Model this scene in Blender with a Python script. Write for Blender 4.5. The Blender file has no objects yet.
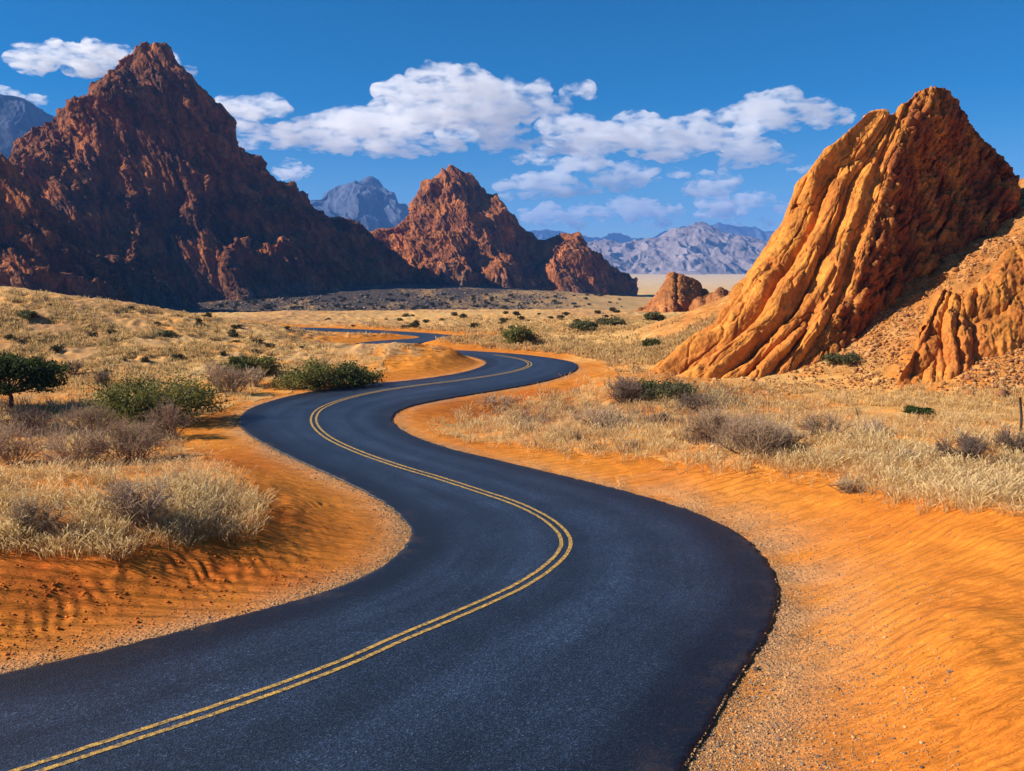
import bpy, math, random
import numpy as np
from mathutils import Vector

random.seed(7)
rng = np.random.default_rng(7)
SC = bpy.context.scene
COL = SC.collection

# ------------------------------------------------------------------ camera, light, exposure
W_PX, H_PX, F_PX = 1024, 771, 853.0
CAM_Z, HORIZON = 10.0, 268.0
PITCH = math.atan((H_PX / 2 - HORIZON) / F_PX)
cam_d = bpy.data.cameras.new("camera")
cam_d.sensor_fit = 'HORIZONTAL'
cam_d.sensor_width = 36.0
cam_d.lens = F_PX / W_PX * 36.0
cam_d.clip_start, cam_d.clip_end = 0.1, 120000.0
cam = bpy.data.objects.new("camera", cam_d)
cam.location = (0, 0, CAM_Z)
cam.rotation_euler = (math.pi / 2 - PITCH, 0, 0)
COL.objects.link(cam)
SC.camera = cam

SUN_EL, SUN_AZ = math.radians(32.0), math.radians(-96.0)     # azimuth clockwise from +Y (the view direction)
SUN = Vector((math.sin(SUN_AZ) * math.cos(SUN_EL), math.cos(SUN_AZ) * math.cos(SUN_EL), math.sin(SUN_EL)))
sun_d = bpy.data.lights.new("sun", 'SUN')
sun_d.energy = 5.0
sun_d.angle = math.radians(0.5)
sun_d.color = (1.0, 0.92, 0.80)
sun = bpy.data.objects.new("sun", sun_d)
sun.rotation_euler = SUN.to_track_quat('Z', 'Y').to_euler()
COL.objects.link(sun)

world = bpy.data.worlds.new("World")
SC.world = world
world.use_nodes = True
wn, wl = world.node_tree.nodes, world.node_tree.links
bg = wn["Background"]
sky = wn.new("ShaderNodeTexSky")
sky.sky_type = 'NISHITA'
sky.sun_disc = False
sky.sun_elevation = SUN_EL
sky.sun_rotation = SUN_AZ
sky.altitude = 1200.0
sky.air_density = 1.0
sky.dust_density = 0.2
sky.ozone_density = 4.5
hs = wn.new("ShaderNodeHueSaturation")
hs.inputs["Saturation"].default_value = 1.48
hs.inputs["Value"].default_value = 1.0
wl.new(sky.outputs[0], hs.inputs["Color"])
wl.new(hs.outputs[0], bg.inputs["Color"])
bg.inputs["Strength"].default_value = 0.058

SC.view_settings.view_transform = 'Standard'
SC.view_settings.look = 'None'
SC.view_settings.exposure = 0.72
SC.view_settings.gamma = 1.0
SC.view_settings.use_curve_mapping = False
SC.render.engine = 'CYCLES'
cy = SC.cycles
cy.max_bounces = 8
cy.diffuse_bounces = 3
cy.glossy_bounces = 2
cy.transmission_bounces = 2
cy.transparent_max_bounces = 8
cy.volume_bounces = 6
cy.use_denoising = True
cy.sample_clamp_indirect = 6.0

# ------------------------------------------------------------------ helpers: projection
CP, SP = math.cos(PITCH), math.sin(PITCH)

def rays(px, py):
    u = (np.asarray(px, float) - W_PX / 2) / F_PX
    v = (H_PX / 2 - np.asarray(py, float)) / F_PX
    return u, CP + v * SP, -SP + v * CP            # world direction

def at(px, py, z=0.0):
    dx, dy, dz = rays(px, py)
    t = (z - CAM_Z) / dz
    return np.stack([dx * t, dy * t, np.broadcast_to(z, np.shape(dx * t))], -1)

def at_depth(px, py, Y):
    dx, dy, dz = rays(px, py)
    t = np.asarray(Y, float) / dy
    return np.stack([dx * t, dy * t, CAM_Z + dz * t], -1)

def project(x, y, z):
    zc = z - CAM_Z
    d = y * CP - zc * SP
    d = np.where(d > 0.1, d, 0.1)
    up = y * SP + zc * CP
    return W_PX / 2 + F_PX * x / d, H_PX / 2 - F_PX * up / d

def sstep(a, b, x):
    t = np.clip((x - a) / (b - a), 0, 1)
    return t * t * (3 - 2 * t)

# ------------------------------------------------------------------ helpers: noise
_perm = np.arange(256)
np.random.default_rng(3).shuffle(_perm)
_perm = np.concatenate([_perm, _perm, _perm]).astype(np.int32)
_g = np.random.default_rng(4).normal(size=(256, 3))
_g /= np.linalg.norm(_g, axis=1)[:, None]

def perlin(x, y, z):
    x, y, z = np.broadcast_arrays(np.asarray(x, float), np.asarray(y, float), np.asarray(z, float))
    xi, yi, zi = np.floor(x).astype(np.int64), np.floor(y).astype(np.int64), np.floor(z).astype(np.int64)
    xf, yf, zf = x - xi, y - yi, z - zi
    u, v, w = [t * t * t * (t * (t * 6 - 15) + 10) for t in (xf, yf, zf)]
    def corner(i, j, k):
        h = _perm[_perm[_perm[(xi + i) & 255] + ((yi + j) & 255)] + ((zi + k) & 255)]
        g = _g[h]
        return g[..., 0] * (xf - i) + g[..., 1] * (yf - j) + g[..., 2] * (zf - k)
    def lerp(a, b, t): return a + t * (b - a)
    x00 = lerp(corner(0, 0, 0), corner(1, 0, 0), u)
    x10 = lerp(corner(0, 1, 0), corner(1, 1, 0), u)
    x01 = lerp(corner(0, 0, 1), corner(1, 0, 1), u)
    x11 = lerp(corner(0, 1, 1), corner(1, 1, 1), u)
    return lerp(lerp(x00, x10, v), lerp(x01, x11, v), w) * 1.5

def fbm(x, y, z, n=4, gain=0.5, lac=2.03):
    s, a, f = 0, 1.0, 1.0
    for i in range(n):
        s = s + a * perlin(x * f + 17.1 * i, y * f - 9.7 * i, z * f + 5.3 * i)
        a *= gain; f *= lac
    return s

def ridged(x, y, z, n=4, gain=0.5, lac=2.07):
    s, a, f, wgt = 0, 1.0, 1.0, 1.0
    for i in range(n):
        r = 1 - np.abs(perlin(x * f + 31.7 * i, y * f + 11.3 * i, z * f - 7.9 * i))
        r = r * r * wgt
        s = s + a * r
        wgt = np.clip(r * 1.6, 0, 1)
        a *= gain; f *= lac
    return s

def billow(x, y, z, n=3, gain=0.5, lac=2.1, p=0.6):
    s, a, f = 0, 1.0, 1.0
    for i in range(n):
        s = s + a * np.abs(perlin(x * f + 13.7 * i, y * f + 3.3 * i, z * f - 2.9 * i)) ** p
        a *= gain; f *= lac
    return s

def worley(x, y, z):
    xi, yi, zi = [np.floor(t).astype(np.int64) for t in (x, y, z)]
    f1 = np.full(x.shape, 9.0); f2 = np.full(x.shape, 9.0)
    for i in (-1, 0, 1):
        for j in (-1, 0, 1):
            for k in (-1, 0, 1):
                h = _perm[_perm[_perm[(xi + i) & 255] + ((yi + j) & 255)] + ((zi + k) & 255)]
                g = _g[h] * 0.5 + 0.5
                d = np.sqrt((xi + i + g[..., 0] - x) ** 2 + (yi + j + g[..., 1] - y) ** 2 + (zi + k + g[..., 2] - z) ** 2)
                f2 = np.minimum(f2, np.maximum(f1, d)); f1 = np.minimum(f1, d)
    return f1, f2

# ------------------------------------------------------------------ helpers: meshes and objects
def mesh_np(name, V, F, mat=None, color=None, smooth=False, uv=None, attrs=None, link=True):
    """F: (n,3) or (n,4) int array, or a list of such arrays."""
    Fs = F if isinstance(F, list) else [F]
    me = bpy.data.meshes.new(name)
    V = np.asarray(V, np.float32)
    me.vertices.add(len(V)); me.vertices.foreach_set("co", V.ravel())
    idx = np.concatenate([f.ravel() for f in Fs]).astype(np.int32)
    tot = np.concatenate([np.full(len(f), f.shape[1]) for f in Fs]).astype(np.int32)
    start = np.concatenate([[0], np.cumsum(tot)[:-1]]).astype(np.int32)
    me.loops.add(len(idx)); me.loops.foreach_set("vertex_index", idx)
    me.polygons.add(len(tot)); me.polygons.foreach_set("loop_start", start)
    if smooth: me.polygons.foreach_set("use_smooth", np.ones(len(tot), bool))
    me.update(calc_edges=True)
    if color is not None:
        a = me.color_attributes.new("tint", 'FLOAT_COLOR', 'POINT')
        c = np.ones((len(V), 4), np.float32); c[:, :3] = color
        a.data.foreach_set("color", c.ravel())
    for k, v in (attrs or {}).items():
        a = me.attributes.new(k, 'FLOAT', 'POINT'); a.data.foreach_set("value", np.asarray(v, np.float32).ravel())
    if uv is not None:
        l = me.uv_layers.new(name="UVMap"); l.data.foreach_set("uv", np.asarray(uv, np.float32)[idx].ravel())
    me.validate(clean_customdata=False)
    if mat: me.materials.append(mat)
    o = bpy.data.objects.new(name, me)
    if link: COL.objects.link(o)
    return o

def grid_faces(nr, nc):
    i = np.arange(nr - 1)[:, None] * nc + np.arange(nc - 1)[None]
    return np.stack([i, i + 1, i + nc + 1, i + nc], -1).reshape(-1, 4)

def tag(o, label=None, cat=None, group=None, kind=None):
    if label: o["label"] = label
    if cat: o["category"] = cat
    if group: o["group"] = group
    if kind: o["kind"] = kind
    return o

def thing(name, loc, label, cat, group=None):
    e = bpy.data.objects.new(name, None)
    e.empty_display_size = 0.5
    e.location = loc
    COL.objects.link(e)
    return tag(e, label, cat, group)

def copy_thing(root, loc, rz, sc):
    r = root.copy(); COL.objects.link(r)
    r.location = loc; r.rotation_euler = (0, 0, rz); r.scale = sc
    for ch in list(root.children):
        c = ch.copy(); COL.objects.link(c); c.parent = r
    return r

def catmull(P, n):
    """resample control points (k,dim) with n points per span"""
    P = np.asarray(P, float)
    Q = np.vstack([2 * P[0] - P[1], P, 2 * P[-1] - P[-2]])
    out = []
    t = np.linspace(0, 1, n, endpoint=False)[:, None]
    for i in range(1, len(Q) - 2):
        a, b, c, d = Q[i - 1], Q[i], Q[i + 1], Q[i + 2]
        out.append(0.5 * (2 * b + (c - a) * t + (2 * a - 5 * b + 4 * c - d) * t ** 2 + (3 * b - a - 3 * c + d) * t ** 3))
    out.append(P[-1:])
    return np.vstack(out)

def pip(px, py, poly):
    poly = np.asarray(poly, float)
    inside = np.zeros(np.shape(px), bool)
    x0, y0 = poly[-1]
    for x1, y1 in poly:
        c = (y1 > py) != (y0 > py)
        if y1 != y0:
            inside ^= c & (px < (x0 - x1) * (py - y1) / (y0 - y1) + x1)
        x0, y0 = x1, y1
    return inside

# ------------------------------------------------------------------ helpers: materials
class Mat:
    def __init__(s, name, rough=0.9, spec=0.2):
        s.m = bpy.data.materials.new(name); s.m.use_nodes = True
        s.n, s.l = s.m.node_tree.nodes, s.m.node_tree.links
        s.b = s.n["Principled BSDF"]
        s.b.inputs["Roughness"].default_value = rough
        s.b.inputs["Specular IOR Level"].default_value = spec
    def new(s, t, **kw):
        n = s.n.new("ShaderNode" + t)
        for k, v in kw.items():
            if k in n.inputs: n.inputs[k].default_value = v
            else: setattr(n, k, v)
        return n
    def link(s, a, b): s.l.new(a, b)
    def pos(s, scale=(1, 1, 1), rot=(0, 0, 0), kind="pos"):
        if kind == "obj": src = s.new("TexCoord").outputs["Object"]
        elif kind == "uv": src = s.new("TexCoord").outputs["UV"]
        else: src = s.new("NewGeometry").outputs["Position"]
        mp = s.new("Mapping"); mp.inputs["Scale"].default_value = scale; mp.inputs["Rotation"].default_value = rot
        s.link(src, mp.inputs["Vector"]); return mp.outputs[0]
    def noise(s, vec, scale, detail=4, rough=0.55, dist=0.0):
        n = s.new("TexNoise"); n.inputs["Scale"].default_value = scale; n.inputs["Detail"].default_value = detail
        n.inputs["Roughness"].default_value = rough; n.inputs["Distortion"].default_value = dist
        s.link(vec, n.inputs["Vector"]); return n.outputs["Fac"]
    def voro(s, vec, scale, feature='F1'):
        n = s.new("TexVoronoi"); n.feature = feature; n.inputs["Scale"].default_value = scale
        s.link(vec, n.inputs["Vector"]); return n
    def ramp(s, fac, stops):
        r = s.new("ValToRGB"); e = r.color_ramp.elements
        while len(e) < len(stops): e.new(0.5)
        for el, (p, c) in zip(e, stops):
            el.position = p; el.color = (*c, 1) if len(c) == 3 else c
        s.link(fac, r.inputs[0]); return r.outputs[0]
    def mix(s, a, b, fac, mode='MIX'):
        m = s.new("Mix"); m.data_type = 'RGBA'; m.blend_type = mode; m.clamp_result = False
        for sock, v in ((m.inputs[0], fac), (m.inputs[6], a), (m.inputs[7], b)):
            if isinstance(v, (int, float)): sock.default_value = v
            elif isinstance(v, tuple): sock.default_value = (*v, 1)
            else: s.link(v, sock)
        return m.outputs[2]
    def math(s, op, a, b=None, c=None):
        m = s.new("Math"); m.operation = op
        for i, v in enumerate((a, b, c)):
            if v is None: continue
            if isinstance(v, (int, float)): m.inputs[i].default_value = v
            else: s.link(v, m.inputs[i])
        return m.outputs[0]
    def attr(s, name):
        a = s.new("Attribute"); a.attribute_name = name; return a
    def bump(s, h, strength=0.5, dist=0.1, prev=None):
        b = s.new("Bump"); b.inputs["Strength"].default_value = strength; b.inputs["Distance"].default_value = dist
        s.link(h, b.inputs["Height"])
        if prev is not None: s.link(prev, b.inputs["Normal"])
        return b.outputs[0]
    def color(s, c):
        if isinstance(c, tuple): s.b.inputs["Base Color"].default_value = (*c, 1)
        else: s.link(c, s.b.inputs["Base Color"])
    def normal(s, n): s.link(n, s.b.inputs["Normal"])

def vary(M, col, vec, scale, lo=0.75, hi=1.25, detail=5):
    f = M.noise(vec, scale, detail)
    r = M.ramp(f, [(0.3, (lo, lo, lo)), (0.7, (hi, hi, hi))])
    return M.mix(col, r, 1.0, 'MULTIPLY')

# ------------------------------------------------------------------ the road: edges traced, laid on the ground plane
PAIRS = [((-300, 735), (160, 1500)), ((-120, 700), (480, 980)), ((0, 675), (610, 862)), ((100, 652), (680, 771)),
 ((200, 627), (729, 690)), ((300, 600), (763, 636)), ((350, 583), (777, 597)), ((385, 565), (768, 567)),
 ((404, 548), (742, 537)), ((411, 535), (700, 515)), ((406, 522), (655, 500)), ((390, 507), (600, 485)),
 ((360, 489), (550, 473)), ((320, 470), (500, 461)), ((283, 453), (450, 449)), ((255, 438), (415, 437)),
 ((241, 426), (396, 426)), ((243, 414), (392, 417)), ((262, 404), (402, 409)), ((305, 393), (428, 402)),
 ((362, 385), (470, 394.5)), ((414, 380), (510, 388)), ((455, 374), (545, 381)), ((478, 368), (568, 374)),
 ((486, 363), (577, 368)), ((482, 359.5), (573, 362.5)), ((468, 356), (550, 358)), ((440, 353), (515, 354)),
 ((405, 350.3), (470, 351)), ((375, 348.3), (435, 349.3)), ((358, 346.3), (413, 347.3)), ((354, 344.5), (408, 345.7)),
 ((362, 342.5), (415, 344)), ((385, 340.5), (432, 342.3)), ((408, 339), (450, 340.5)), ((419, 337.5), (463, 338.3)),
 ((418, 336.3), (464, 336.8)), ((405, 335), (450, 335.2)), ((385, 333.7), (425, 333)), ((360, 332.6), (395, 331.2)),
 ((325, 331.3), (360, 329.4)), ((290, 330.3), (320, 328)), ((250, 329.3), (270, 327)), ((200, 328), (215, 326)), ((120, 327), (125, 325))]
L_ctl = at([p[0][0] for p in PAIRS], [p[0][1] for p in PAIRS])[:, :2]
R_ctl = at([p[1][0] for p in PAIRS], [p[1][1] for p in PAIRS])[:, :2]
L_E, R_E = catmull(L_ctl, 10), catmull(R_ctl, 10)
ROAD_POLY = np.vstack([L_E, R_E[::-1]])

def road_dist(x, y):
    """signed distance to the asphalt's edge, negative on the asphalt"""
    x = np.asarray(x, float).ravel(); y = np.asarray(y, float).ravel()
    d = np.full(x.shape, 400.0)
    near = (np.hypot(x, y) < 240) & (y > -5)
    ii = np.where(near)[0]
    for c in range(0, len(ii), 40000):
        j = ii[c:c + 40000]
        best = np.full(len(j), 1e9)
        for E in (L_E[::2], R_E[::2]):
            a, b = E[:-1], E[1:]
            ab = b - a; L2 = (ab ** 2).sum(1)
            for s in range(0, len(a), 60):
                aa, bb, ll = a[s:s + 60], ab[s:s + 60], L2[s:s + 60]
                qx = x[j][:, None] - aa[None, :, 0]; qy = y[j][:, None] - aa[None, :, 1]
                t = np.clip((qx * bb[:, 0] + qy * bb[:, 1]) / ll, 0, 1)
                dd = (qx - t * bb[:, 0]) ** 2 + (qy - t * bb[:, 1]) ** 2
                best = np.minimum(best, dd.min(1))
        d[j] = np.sqrt(best)
        d[j] *= np.where(pip(x[j], y[j], ROAD_POLY), -1, 1)
    return d

# ------------------------------------------------------------------ the ground: one sheet, polar rows round the camera
BUMPS = [  # pixel of the centre on the flat, height, half widths across and in depth, run-up from the road's edge
 ((0, 555), 2.5, 8.5, 6.5, 4.5), ((300, 470), 0.8, 6, 9, 6.0), ((1080, 640), 2.6, 9, 13, 9.0), ((945, 690), 0.75, 2.2, 9, 4.0), ((975, 600), 0.5, 2.5, 5, 5.0), ((860, 470), 1.1, 22, 9, 7.0),
 ((545, 402), -1.0, 10, 8, 5.0), ((400, 362), 1.5, 10, 9, 4.0), ((640, 392), 1.3, 9, 7, 4.0), ((440, 341), 1.0, 9, 9, 4.0)]

def height(x, y, d):
    r = np.hypot(x, y)
    z = -25 * sstep(135, 700, r)
    S0 = sstep(0.3, 6.0, d)
    for (c, amp, sx, sy, w) in BUMPS:
        p = at(*c)
        z = z + amp * np.exp(-((x - p[0]) / sx) ** 2 - ((y - p[1]) / sy) ** 2) * sstep(0.4, w, d)
    # grassy hill on the left
    prof = np.interp(x, [-160, -90, -62, -53, -40, -34, -27, -18, -10], [12, 9, 7.2, 5.8, 3.4, 2.3, 1.4, 0.5, 0])
    z = z + prof * np.where(y < 110, np.exp(-((y - 110) / 27) ** 2), np.exp(-((y - 110) / 16) ** 2)) * sstep(2, 14, d)
    # rubble hill on the right
    q = np.hypot(x - 72, y - 108)
    cone = 24.5 * (1 - q / 57.0)
    cone = 0.5 * (cone + np.sqrt(cone ** 2 + 1.2)) - 0.02
    z = z + np.where(q < 75, cone, cone * np.exp(-((q - 75) / 20) ** 2)) * sstep(1, 10, d)
    # rise behind the far bend, to the right
    z = z + 0.8 * np.exp(-((x - 62) / 30) ** 2 - ((y - 190) / 45) ** 2)
    # foot of the mountains
    z = z + 19 * np.exp(-((x + 100) / 210) ** 2 - ((y - 830) / 190) ** 2) * sstep(450, 650, r)
    und = 0.32 * fbm(x / 7.0, y / 7.0, 0.3, 4) + 0.6 * fbm(x / 38, y / 38, 4.0, 3) * sstep(60, 120, r)
    z = z + und * S0
    z = z + fbm(x / 160, y / 160, 9.0, 3) * (0.5 * sstep(200, 400, r) + 1.5 * sstep(600, 1200, r))
    tal = sstep(3, 9, cone)
    z = z + 0.5 * tal * fbm(x / 2.2, y / 2.2, z / 2.2, 4, 0.6)
    tus = sstep(70, 95, r) * (1 - sstep(300, 420, r)) * (1 - tal)
    z = z + tus * S0 * 0.24 * ridged(x / 2.2, y / 2.2, 1.5, 3, 0.6)
    # sand: long wind-cut swells off the shoulder
    sw = (1 - sstep(40, 60, r))
    z = z + sw * S0 * 0.06 * fbm(x / 0.9 + y / 4, y / 2.5, 2.2, 3)
    rip_ph = (0.50 * x + 0.87 * y) / 0.46 + 1.6 * fbm(x / 3.0, y / 3.0, 6.1, 3)
    rip_w = sstep(0.9, 2.5, d) * (1 - sstep(34, 48, r)) * np.clip(0.55 + 0.9 * fbm(x / 4, y / 4, 2.0, 2), 0.1, 1)
    z = z + rip_w * np.where(x < 0, 0.030, 0.017) * np.sin(6.2832 * rip_ph)
    z = np.where(d < 0.3, np.minimum(z, -0.06), z)
    z = np.where((d >= 0.3) & (d < 1.6), z * sstep(0.3, 1.6, d) - 0.06 * (1 - sstep(0.3, 1.6, d)), z)
    return z

RR = np.concatenate([np.geomspace(0.5, 9, 18)[:-1], np.geomspace(9, 200, 860)[:-1], np.geomspace(200, 2500, 240)[:-1], np.geomspace(2500, 14000, 60)])
TH = np.radians(np.concatenate([np.linspace(-180, -42, 70)[:-1], np.linspace(-42, 42, 860)[:-1], np.linspace(42, 180, 70)]))
GX, GY = RR[:, None] * np.sin(TH)[None], RR[:, None] * np.cos(TH)[None]
GD = road_dist(GX, GY).reshape(GX.shape)
GZ = height(GX.ravel(), GY.ravel(), GD.ravel()).reshape(GX.shape)
GZ[:, -1] = GZ[:, 0]

def bil(G, x, y):
    r = np.hypot(x, y); th = np.arctan2(x, y)
    i = np.interp(r, RR, np.arange(len(RR))); j = np.interp(th, TH, np.arange(len(TH)))
    i0 = np.clip(i.astype(int), 0, len(RR) - 2); j0 = np.clip(j.astype(int), 0, len(TH) - 2)
    fi, fj = i - i0, j - j0
    return (G[i0, j0] * (1 - fi) * (1 - fj) + G[i0 + 1, j0] * fi * (1 - fj) + G[i0, j0 + 1] * (1 - fi) * fj + G[i0 + 1, j0 + 1] * fi * fj)

def ground_z(x, y): return bil(GZ, np.asarray(x, float), np.asarray(y, float))

def hit(px, py):
    """where the sight line through a pixel meets the ground"""
    px = np.atleast_1d(np.asarray(px, float)); py = np.atleast_1d(np.asarray(py, float))
    dx, dy, dz = rays(px, py)
    T = np.geomspace(9, 3000, 420)
    lo = np.full(px.shape, 9.0); hi = np.full(px.shape, 3000.0); done = np.zeros(px.shape, bool)
    for k in range(1, len(T)):
        t = T[k]
        below = (CAM_Z + dz * t) < ground_z(dx * t, dy * t)
        new = below & ~done
        lo[new], hi[new] = T[k - 1], t
        done |= below
        if done.all(): break
    for _ in range(12):
        m = (lo + hi) / 2
        below = (CAM_Z + dz * m) < ground_z(dx * m, dy * m)
        hi = np.where(below, m, hi); lo = np.where(below, lo, m)
    P = np.stack([dx * hi, dy * hi, CAM_Z + dz * hi], -1)
    P[:, 2] = ground_z(P[:, 0], P[:, 1])
    return P, done

# where the dry grass grows (outlines traced, then dropped onto the ground)
GRASS_NEAR = [(-60, 440), (60, 445), (140, 438), (200, 455), (235, 480), (258, 505), (262, 520), (235, 532), (160, 543), (95, 556), (30, 545), (-60, 556)]
GRASS_RIGHT = [(425, 432), (470, 420), (560, 395), (600, 376), (660, 380), (760, 402), (900, 405), (1080, 405), (1080, 515), (1000, 508), (900, 497), (830, 474), (745, 468), (650, 455), (560, 447), (470, 440)]
GRASS_MID = [(-60, 395), (60, 400), (100, 385), (220, 370), (300, 360), (385, 352), (380, 385), (300, 390), (230, 405), (180, 430), (150, 445), (60, 450), (-60, 450)]

px_, py_ = project(GX, GY, GZ)
jx = 14 * fbm(GX / 3, GY / 3, 1.0, 3); jy = 9 * fbm(GX / 3, GY / 3, 7.0, 3)
fr = GY > 5
g_near = (pip(px_ + jx, py_ + jy, GRASS_NEAR) & fr).astype(float)
g_right = (pip(px_ + jx, py_ + jy * .7, GRASS_RIGHT) & fr).astype(float)
g_mid = (pip(px_ + jx, py_ + jy * .5, GRASS_MID) & fr).astype(float)
r_ = np.hypot(GX, GY)
n1 = fbm(GX / 9, GY / 9, 3.0, 5); n2 = fbm(GX / 2.1, GY / 2.1, 6.0, 4); n3 = fbm(GX / 30, GY / 60, 8.0, 4)
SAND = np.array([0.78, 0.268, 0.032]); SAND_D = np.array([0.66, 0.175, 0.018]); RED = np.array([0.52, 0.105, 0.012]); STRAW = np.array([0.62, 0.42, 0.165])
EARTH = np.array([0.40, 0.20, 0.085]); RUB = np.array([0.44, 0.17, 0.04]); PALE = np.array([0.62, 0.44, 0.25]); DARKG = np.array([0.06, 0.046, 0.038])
GRAV = np.array([0.40, 0.24, 0.12])
def lerpc(c, t, w): return c * (1 - w[..., None]) + t * w[..., None]
colr = np.broadcast_to(SAND, GX.shape + (3,)).copy()
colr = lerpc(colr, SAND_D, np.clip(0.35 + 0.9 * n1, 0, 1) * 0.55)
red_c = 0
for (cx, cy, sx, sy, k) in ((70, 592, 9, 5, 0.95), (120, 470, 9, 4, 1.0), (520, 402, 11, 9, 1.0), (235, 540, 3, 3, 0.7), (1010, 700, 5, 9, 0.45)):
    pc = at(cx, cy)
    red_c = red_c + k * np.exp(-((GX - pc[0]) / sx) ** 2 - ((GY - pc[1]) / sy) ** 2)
colr = lerpc(colr, RED, np.clip(red_c * (0.75 + 0.5 * n2), 0, 1) * 0.85)  # red soil, with the banks' red-brown shade tone put into the colour
gr_all = np.clip(g_near * 0.55 + g_right * 0.7 + g_mid * 0.75, 0, 1)
colr = lerpc(colr, STRAW * 0.85, gr_all * np.clip(0.55 + 0.9 * n2, 0, 1))
far = sstep(72, 92, r_ + 12 * n1) * sstep(4, 11, GD + 5 * n2)
colr = lerpc(colr, STRAW, far * np.clip(0.78 + 0.5 * n2 + 0.3 * n1, 0, 1))
colr = lerpc(colr, EARTH, far * np.clip(0.25 + 0.25 * (GX < -5) + 1.2 * n3 + 0.8 * n2, 0, 1) * (1 - sstep(250, 500, r_)) * 0.8)
colr = lerpc(colr, PALE, sstep(900, 2200, r_))
q_ = np.hypot(GX - 72, GY - 108)
tal_ = 1 - sstep(52, 60, q_ + 5 * n2)
colr = lerpc(colr, RUB, tal_ * np.clip(0.8 + 0.7 * n2, 0, 1))
toe_ = (1 - sstep(60, 70, q_ + 5 * n1)) * (1 - tal_)
colr = lerpc(colr, np.array([0.62, 0.36, 0.12]), toe_ * 0.8)
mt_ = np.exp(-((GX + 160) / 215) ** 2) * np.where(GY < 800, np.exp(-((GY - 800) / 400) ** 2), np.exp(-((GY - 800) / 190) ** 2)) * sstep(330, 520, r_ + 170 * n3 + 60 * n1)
colr = lerpc(colr, DARKG, np.clip(1.35 * mt_ + 0.8 * n2 * mt_ + 0.9 * mt_ * n3, 0, 1))  # dark scree, with the mountains' shadow deepened in its colour
sh_w = np.where((GX > 5) & (GY < 40), 2.3, 1.1)
shoulder = np.exp(-(np.clip(GD, 0, 99) / sh_w) ** 2) * (1 - sstep(70, 110, r_)) * np.clip(0.8 + 0.8 * n2, 0, 1)
colr = lerpc(colr, GRAV, shoulder * 0.8)
ripple = np.clip(1 - gr_all - far - shoulder - tal_ - toe_, 0, 1)
fine = np.clip(shoulder + 0.5 * gr_all + tal_, 0, 1)

M = Mat("ground_sand", 0.95, 0.1)
P_ = M.pos()
tint = M.attr("tint").outputs["Color"]
c = vary(M, tint, P_, 1.3, 0.82, 1.18, 6)
c = vary(M, c, P_, 22, 0.86, 1.14, 3)
rip = M.attr("ripple").outputs["Fac"]
wv = M.new("TexWave"); wv.bands_direction = 'Y'; wv.inputs["Scale"].default_value = 0.72
wv.inputs["Distortion"].default_value = 3.6; wv.inputs["Detail"].default_value = 2.5; wv.inputs["Detail Scale"].default_value = 0.45
M.link(M.pos((0.22, 1.0, 0.6), (0, 0, math.radians(-34))), wv.inputs["Vector"])
st1 = M.noise(M.pos((0.9, 6.5, 3.0), (0, 0, math.radians(-30))), 1.0, 5, 0.6, 1.2)
h1 = M.math('ADD', M.math('MULTIPLY', wv.outputs["Fac"], 0.62), M.math('MULTIPLY', st1, 0.65))
h1 = M.math('MULTIPLY', h1, rip)
nb = M.bump(h1, 1.0, 0.25)
vg = M.voro(P_, 9.0)
h2 = M.math('MULTIPLY', vg.outputs["Distance"], M.attr("fine").outputs["Fac"])
nb = M.bump(h2, 0.7, 0.07, nb)
nb = M.bump(M.noise(P_, 14, 5, 0.7), 0.35, 0.05, nb)
M.color(c); M.normal(nb)
MAT_GROUND = M.m
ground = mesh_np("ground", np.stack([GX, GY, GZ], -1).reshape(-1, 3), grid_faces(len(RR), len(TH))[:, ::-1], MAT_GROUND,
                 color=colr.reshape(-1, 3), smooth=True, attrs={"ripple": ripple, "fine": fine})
tag(ground, "orange sand and dry earth of the open desert valley", "ground", kind="structure")

# ------------------------------------------------------------------ asphalt and its painted lines
M = Mat("asphalt", 0.5, 0.5)
uv = M.new("TexCoord").outputs["UV"]
sep = M.new("SeparateXYZ"); M.link(uv, sep.inputs[0])
P_ = M.pos()
agg = M.voro(P_, 26.0)
spk = M.ramp(agg.outputs["Color"], [(0.0, (0.35, 0.35, 0.35)), (0.5, (0.8, 0.8, 0.8)), (0.78, (1.5, 1.5, 1.5)), (1.0, (4.0, 3.8, 3.4))])
mp = M.new("Mapping"); mp.inputs["Scale"].default_value = (9.0, 0.05, 1); M.link(uv, mp.inputs[0])
streak = M.noise(mp.outputs[0], 1.6, 6, 0.65)
stc = M.ramp(streak, [(0.3, (0.75, 0.75, 0.75)), (0.7, (1.35, 1.35, 1.35))])
edge = M.math('ABSOLUTE', M.math('SUBTRACT', sep.outputs[0], 0.5))
edged = M.ramp(edge, [(0.28, (1, 1, 1)), (0.40, (0.45, 0.45, 0.47)), (0.5, (0.4, 0.4, 0.42))])
base = M.mix((0.0135, 0.022, 0.040), spk, 1.0, 'MULTIPLY')
base = M.mix(base, M.ramp(M.noise(P_, 15, 8, 0.8), [(0.36, (0.5,) * 3), (0.52, (1.0,) * 3), (0.68, (1.7,) * 3)]), 1.0, 'MULTIPLY')
base = M.mix(base, stc, 1.0, 'MULTIPLY')
trk = M.ramp(M.math('ADD', sep.outputs[0], M.math('MULTIPLY', M.math('SUBTRACT', M.noise(mp.outputs[0], 0.5, 3), 0.5), 0.10)),
    [(0.06, (0.8,) * 3), (0.16, (1.45,) * 3), (0.26, (0.85,) * 3), (0.37, (1.4,) * 3), (0.48, (0.8,) * 3), (0.62, (1.4,) * 3), (0.72, (0.85,) * 3), (0.83, (1.35,) * 3), (0.94, (0.8,) * 3)])
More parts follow.
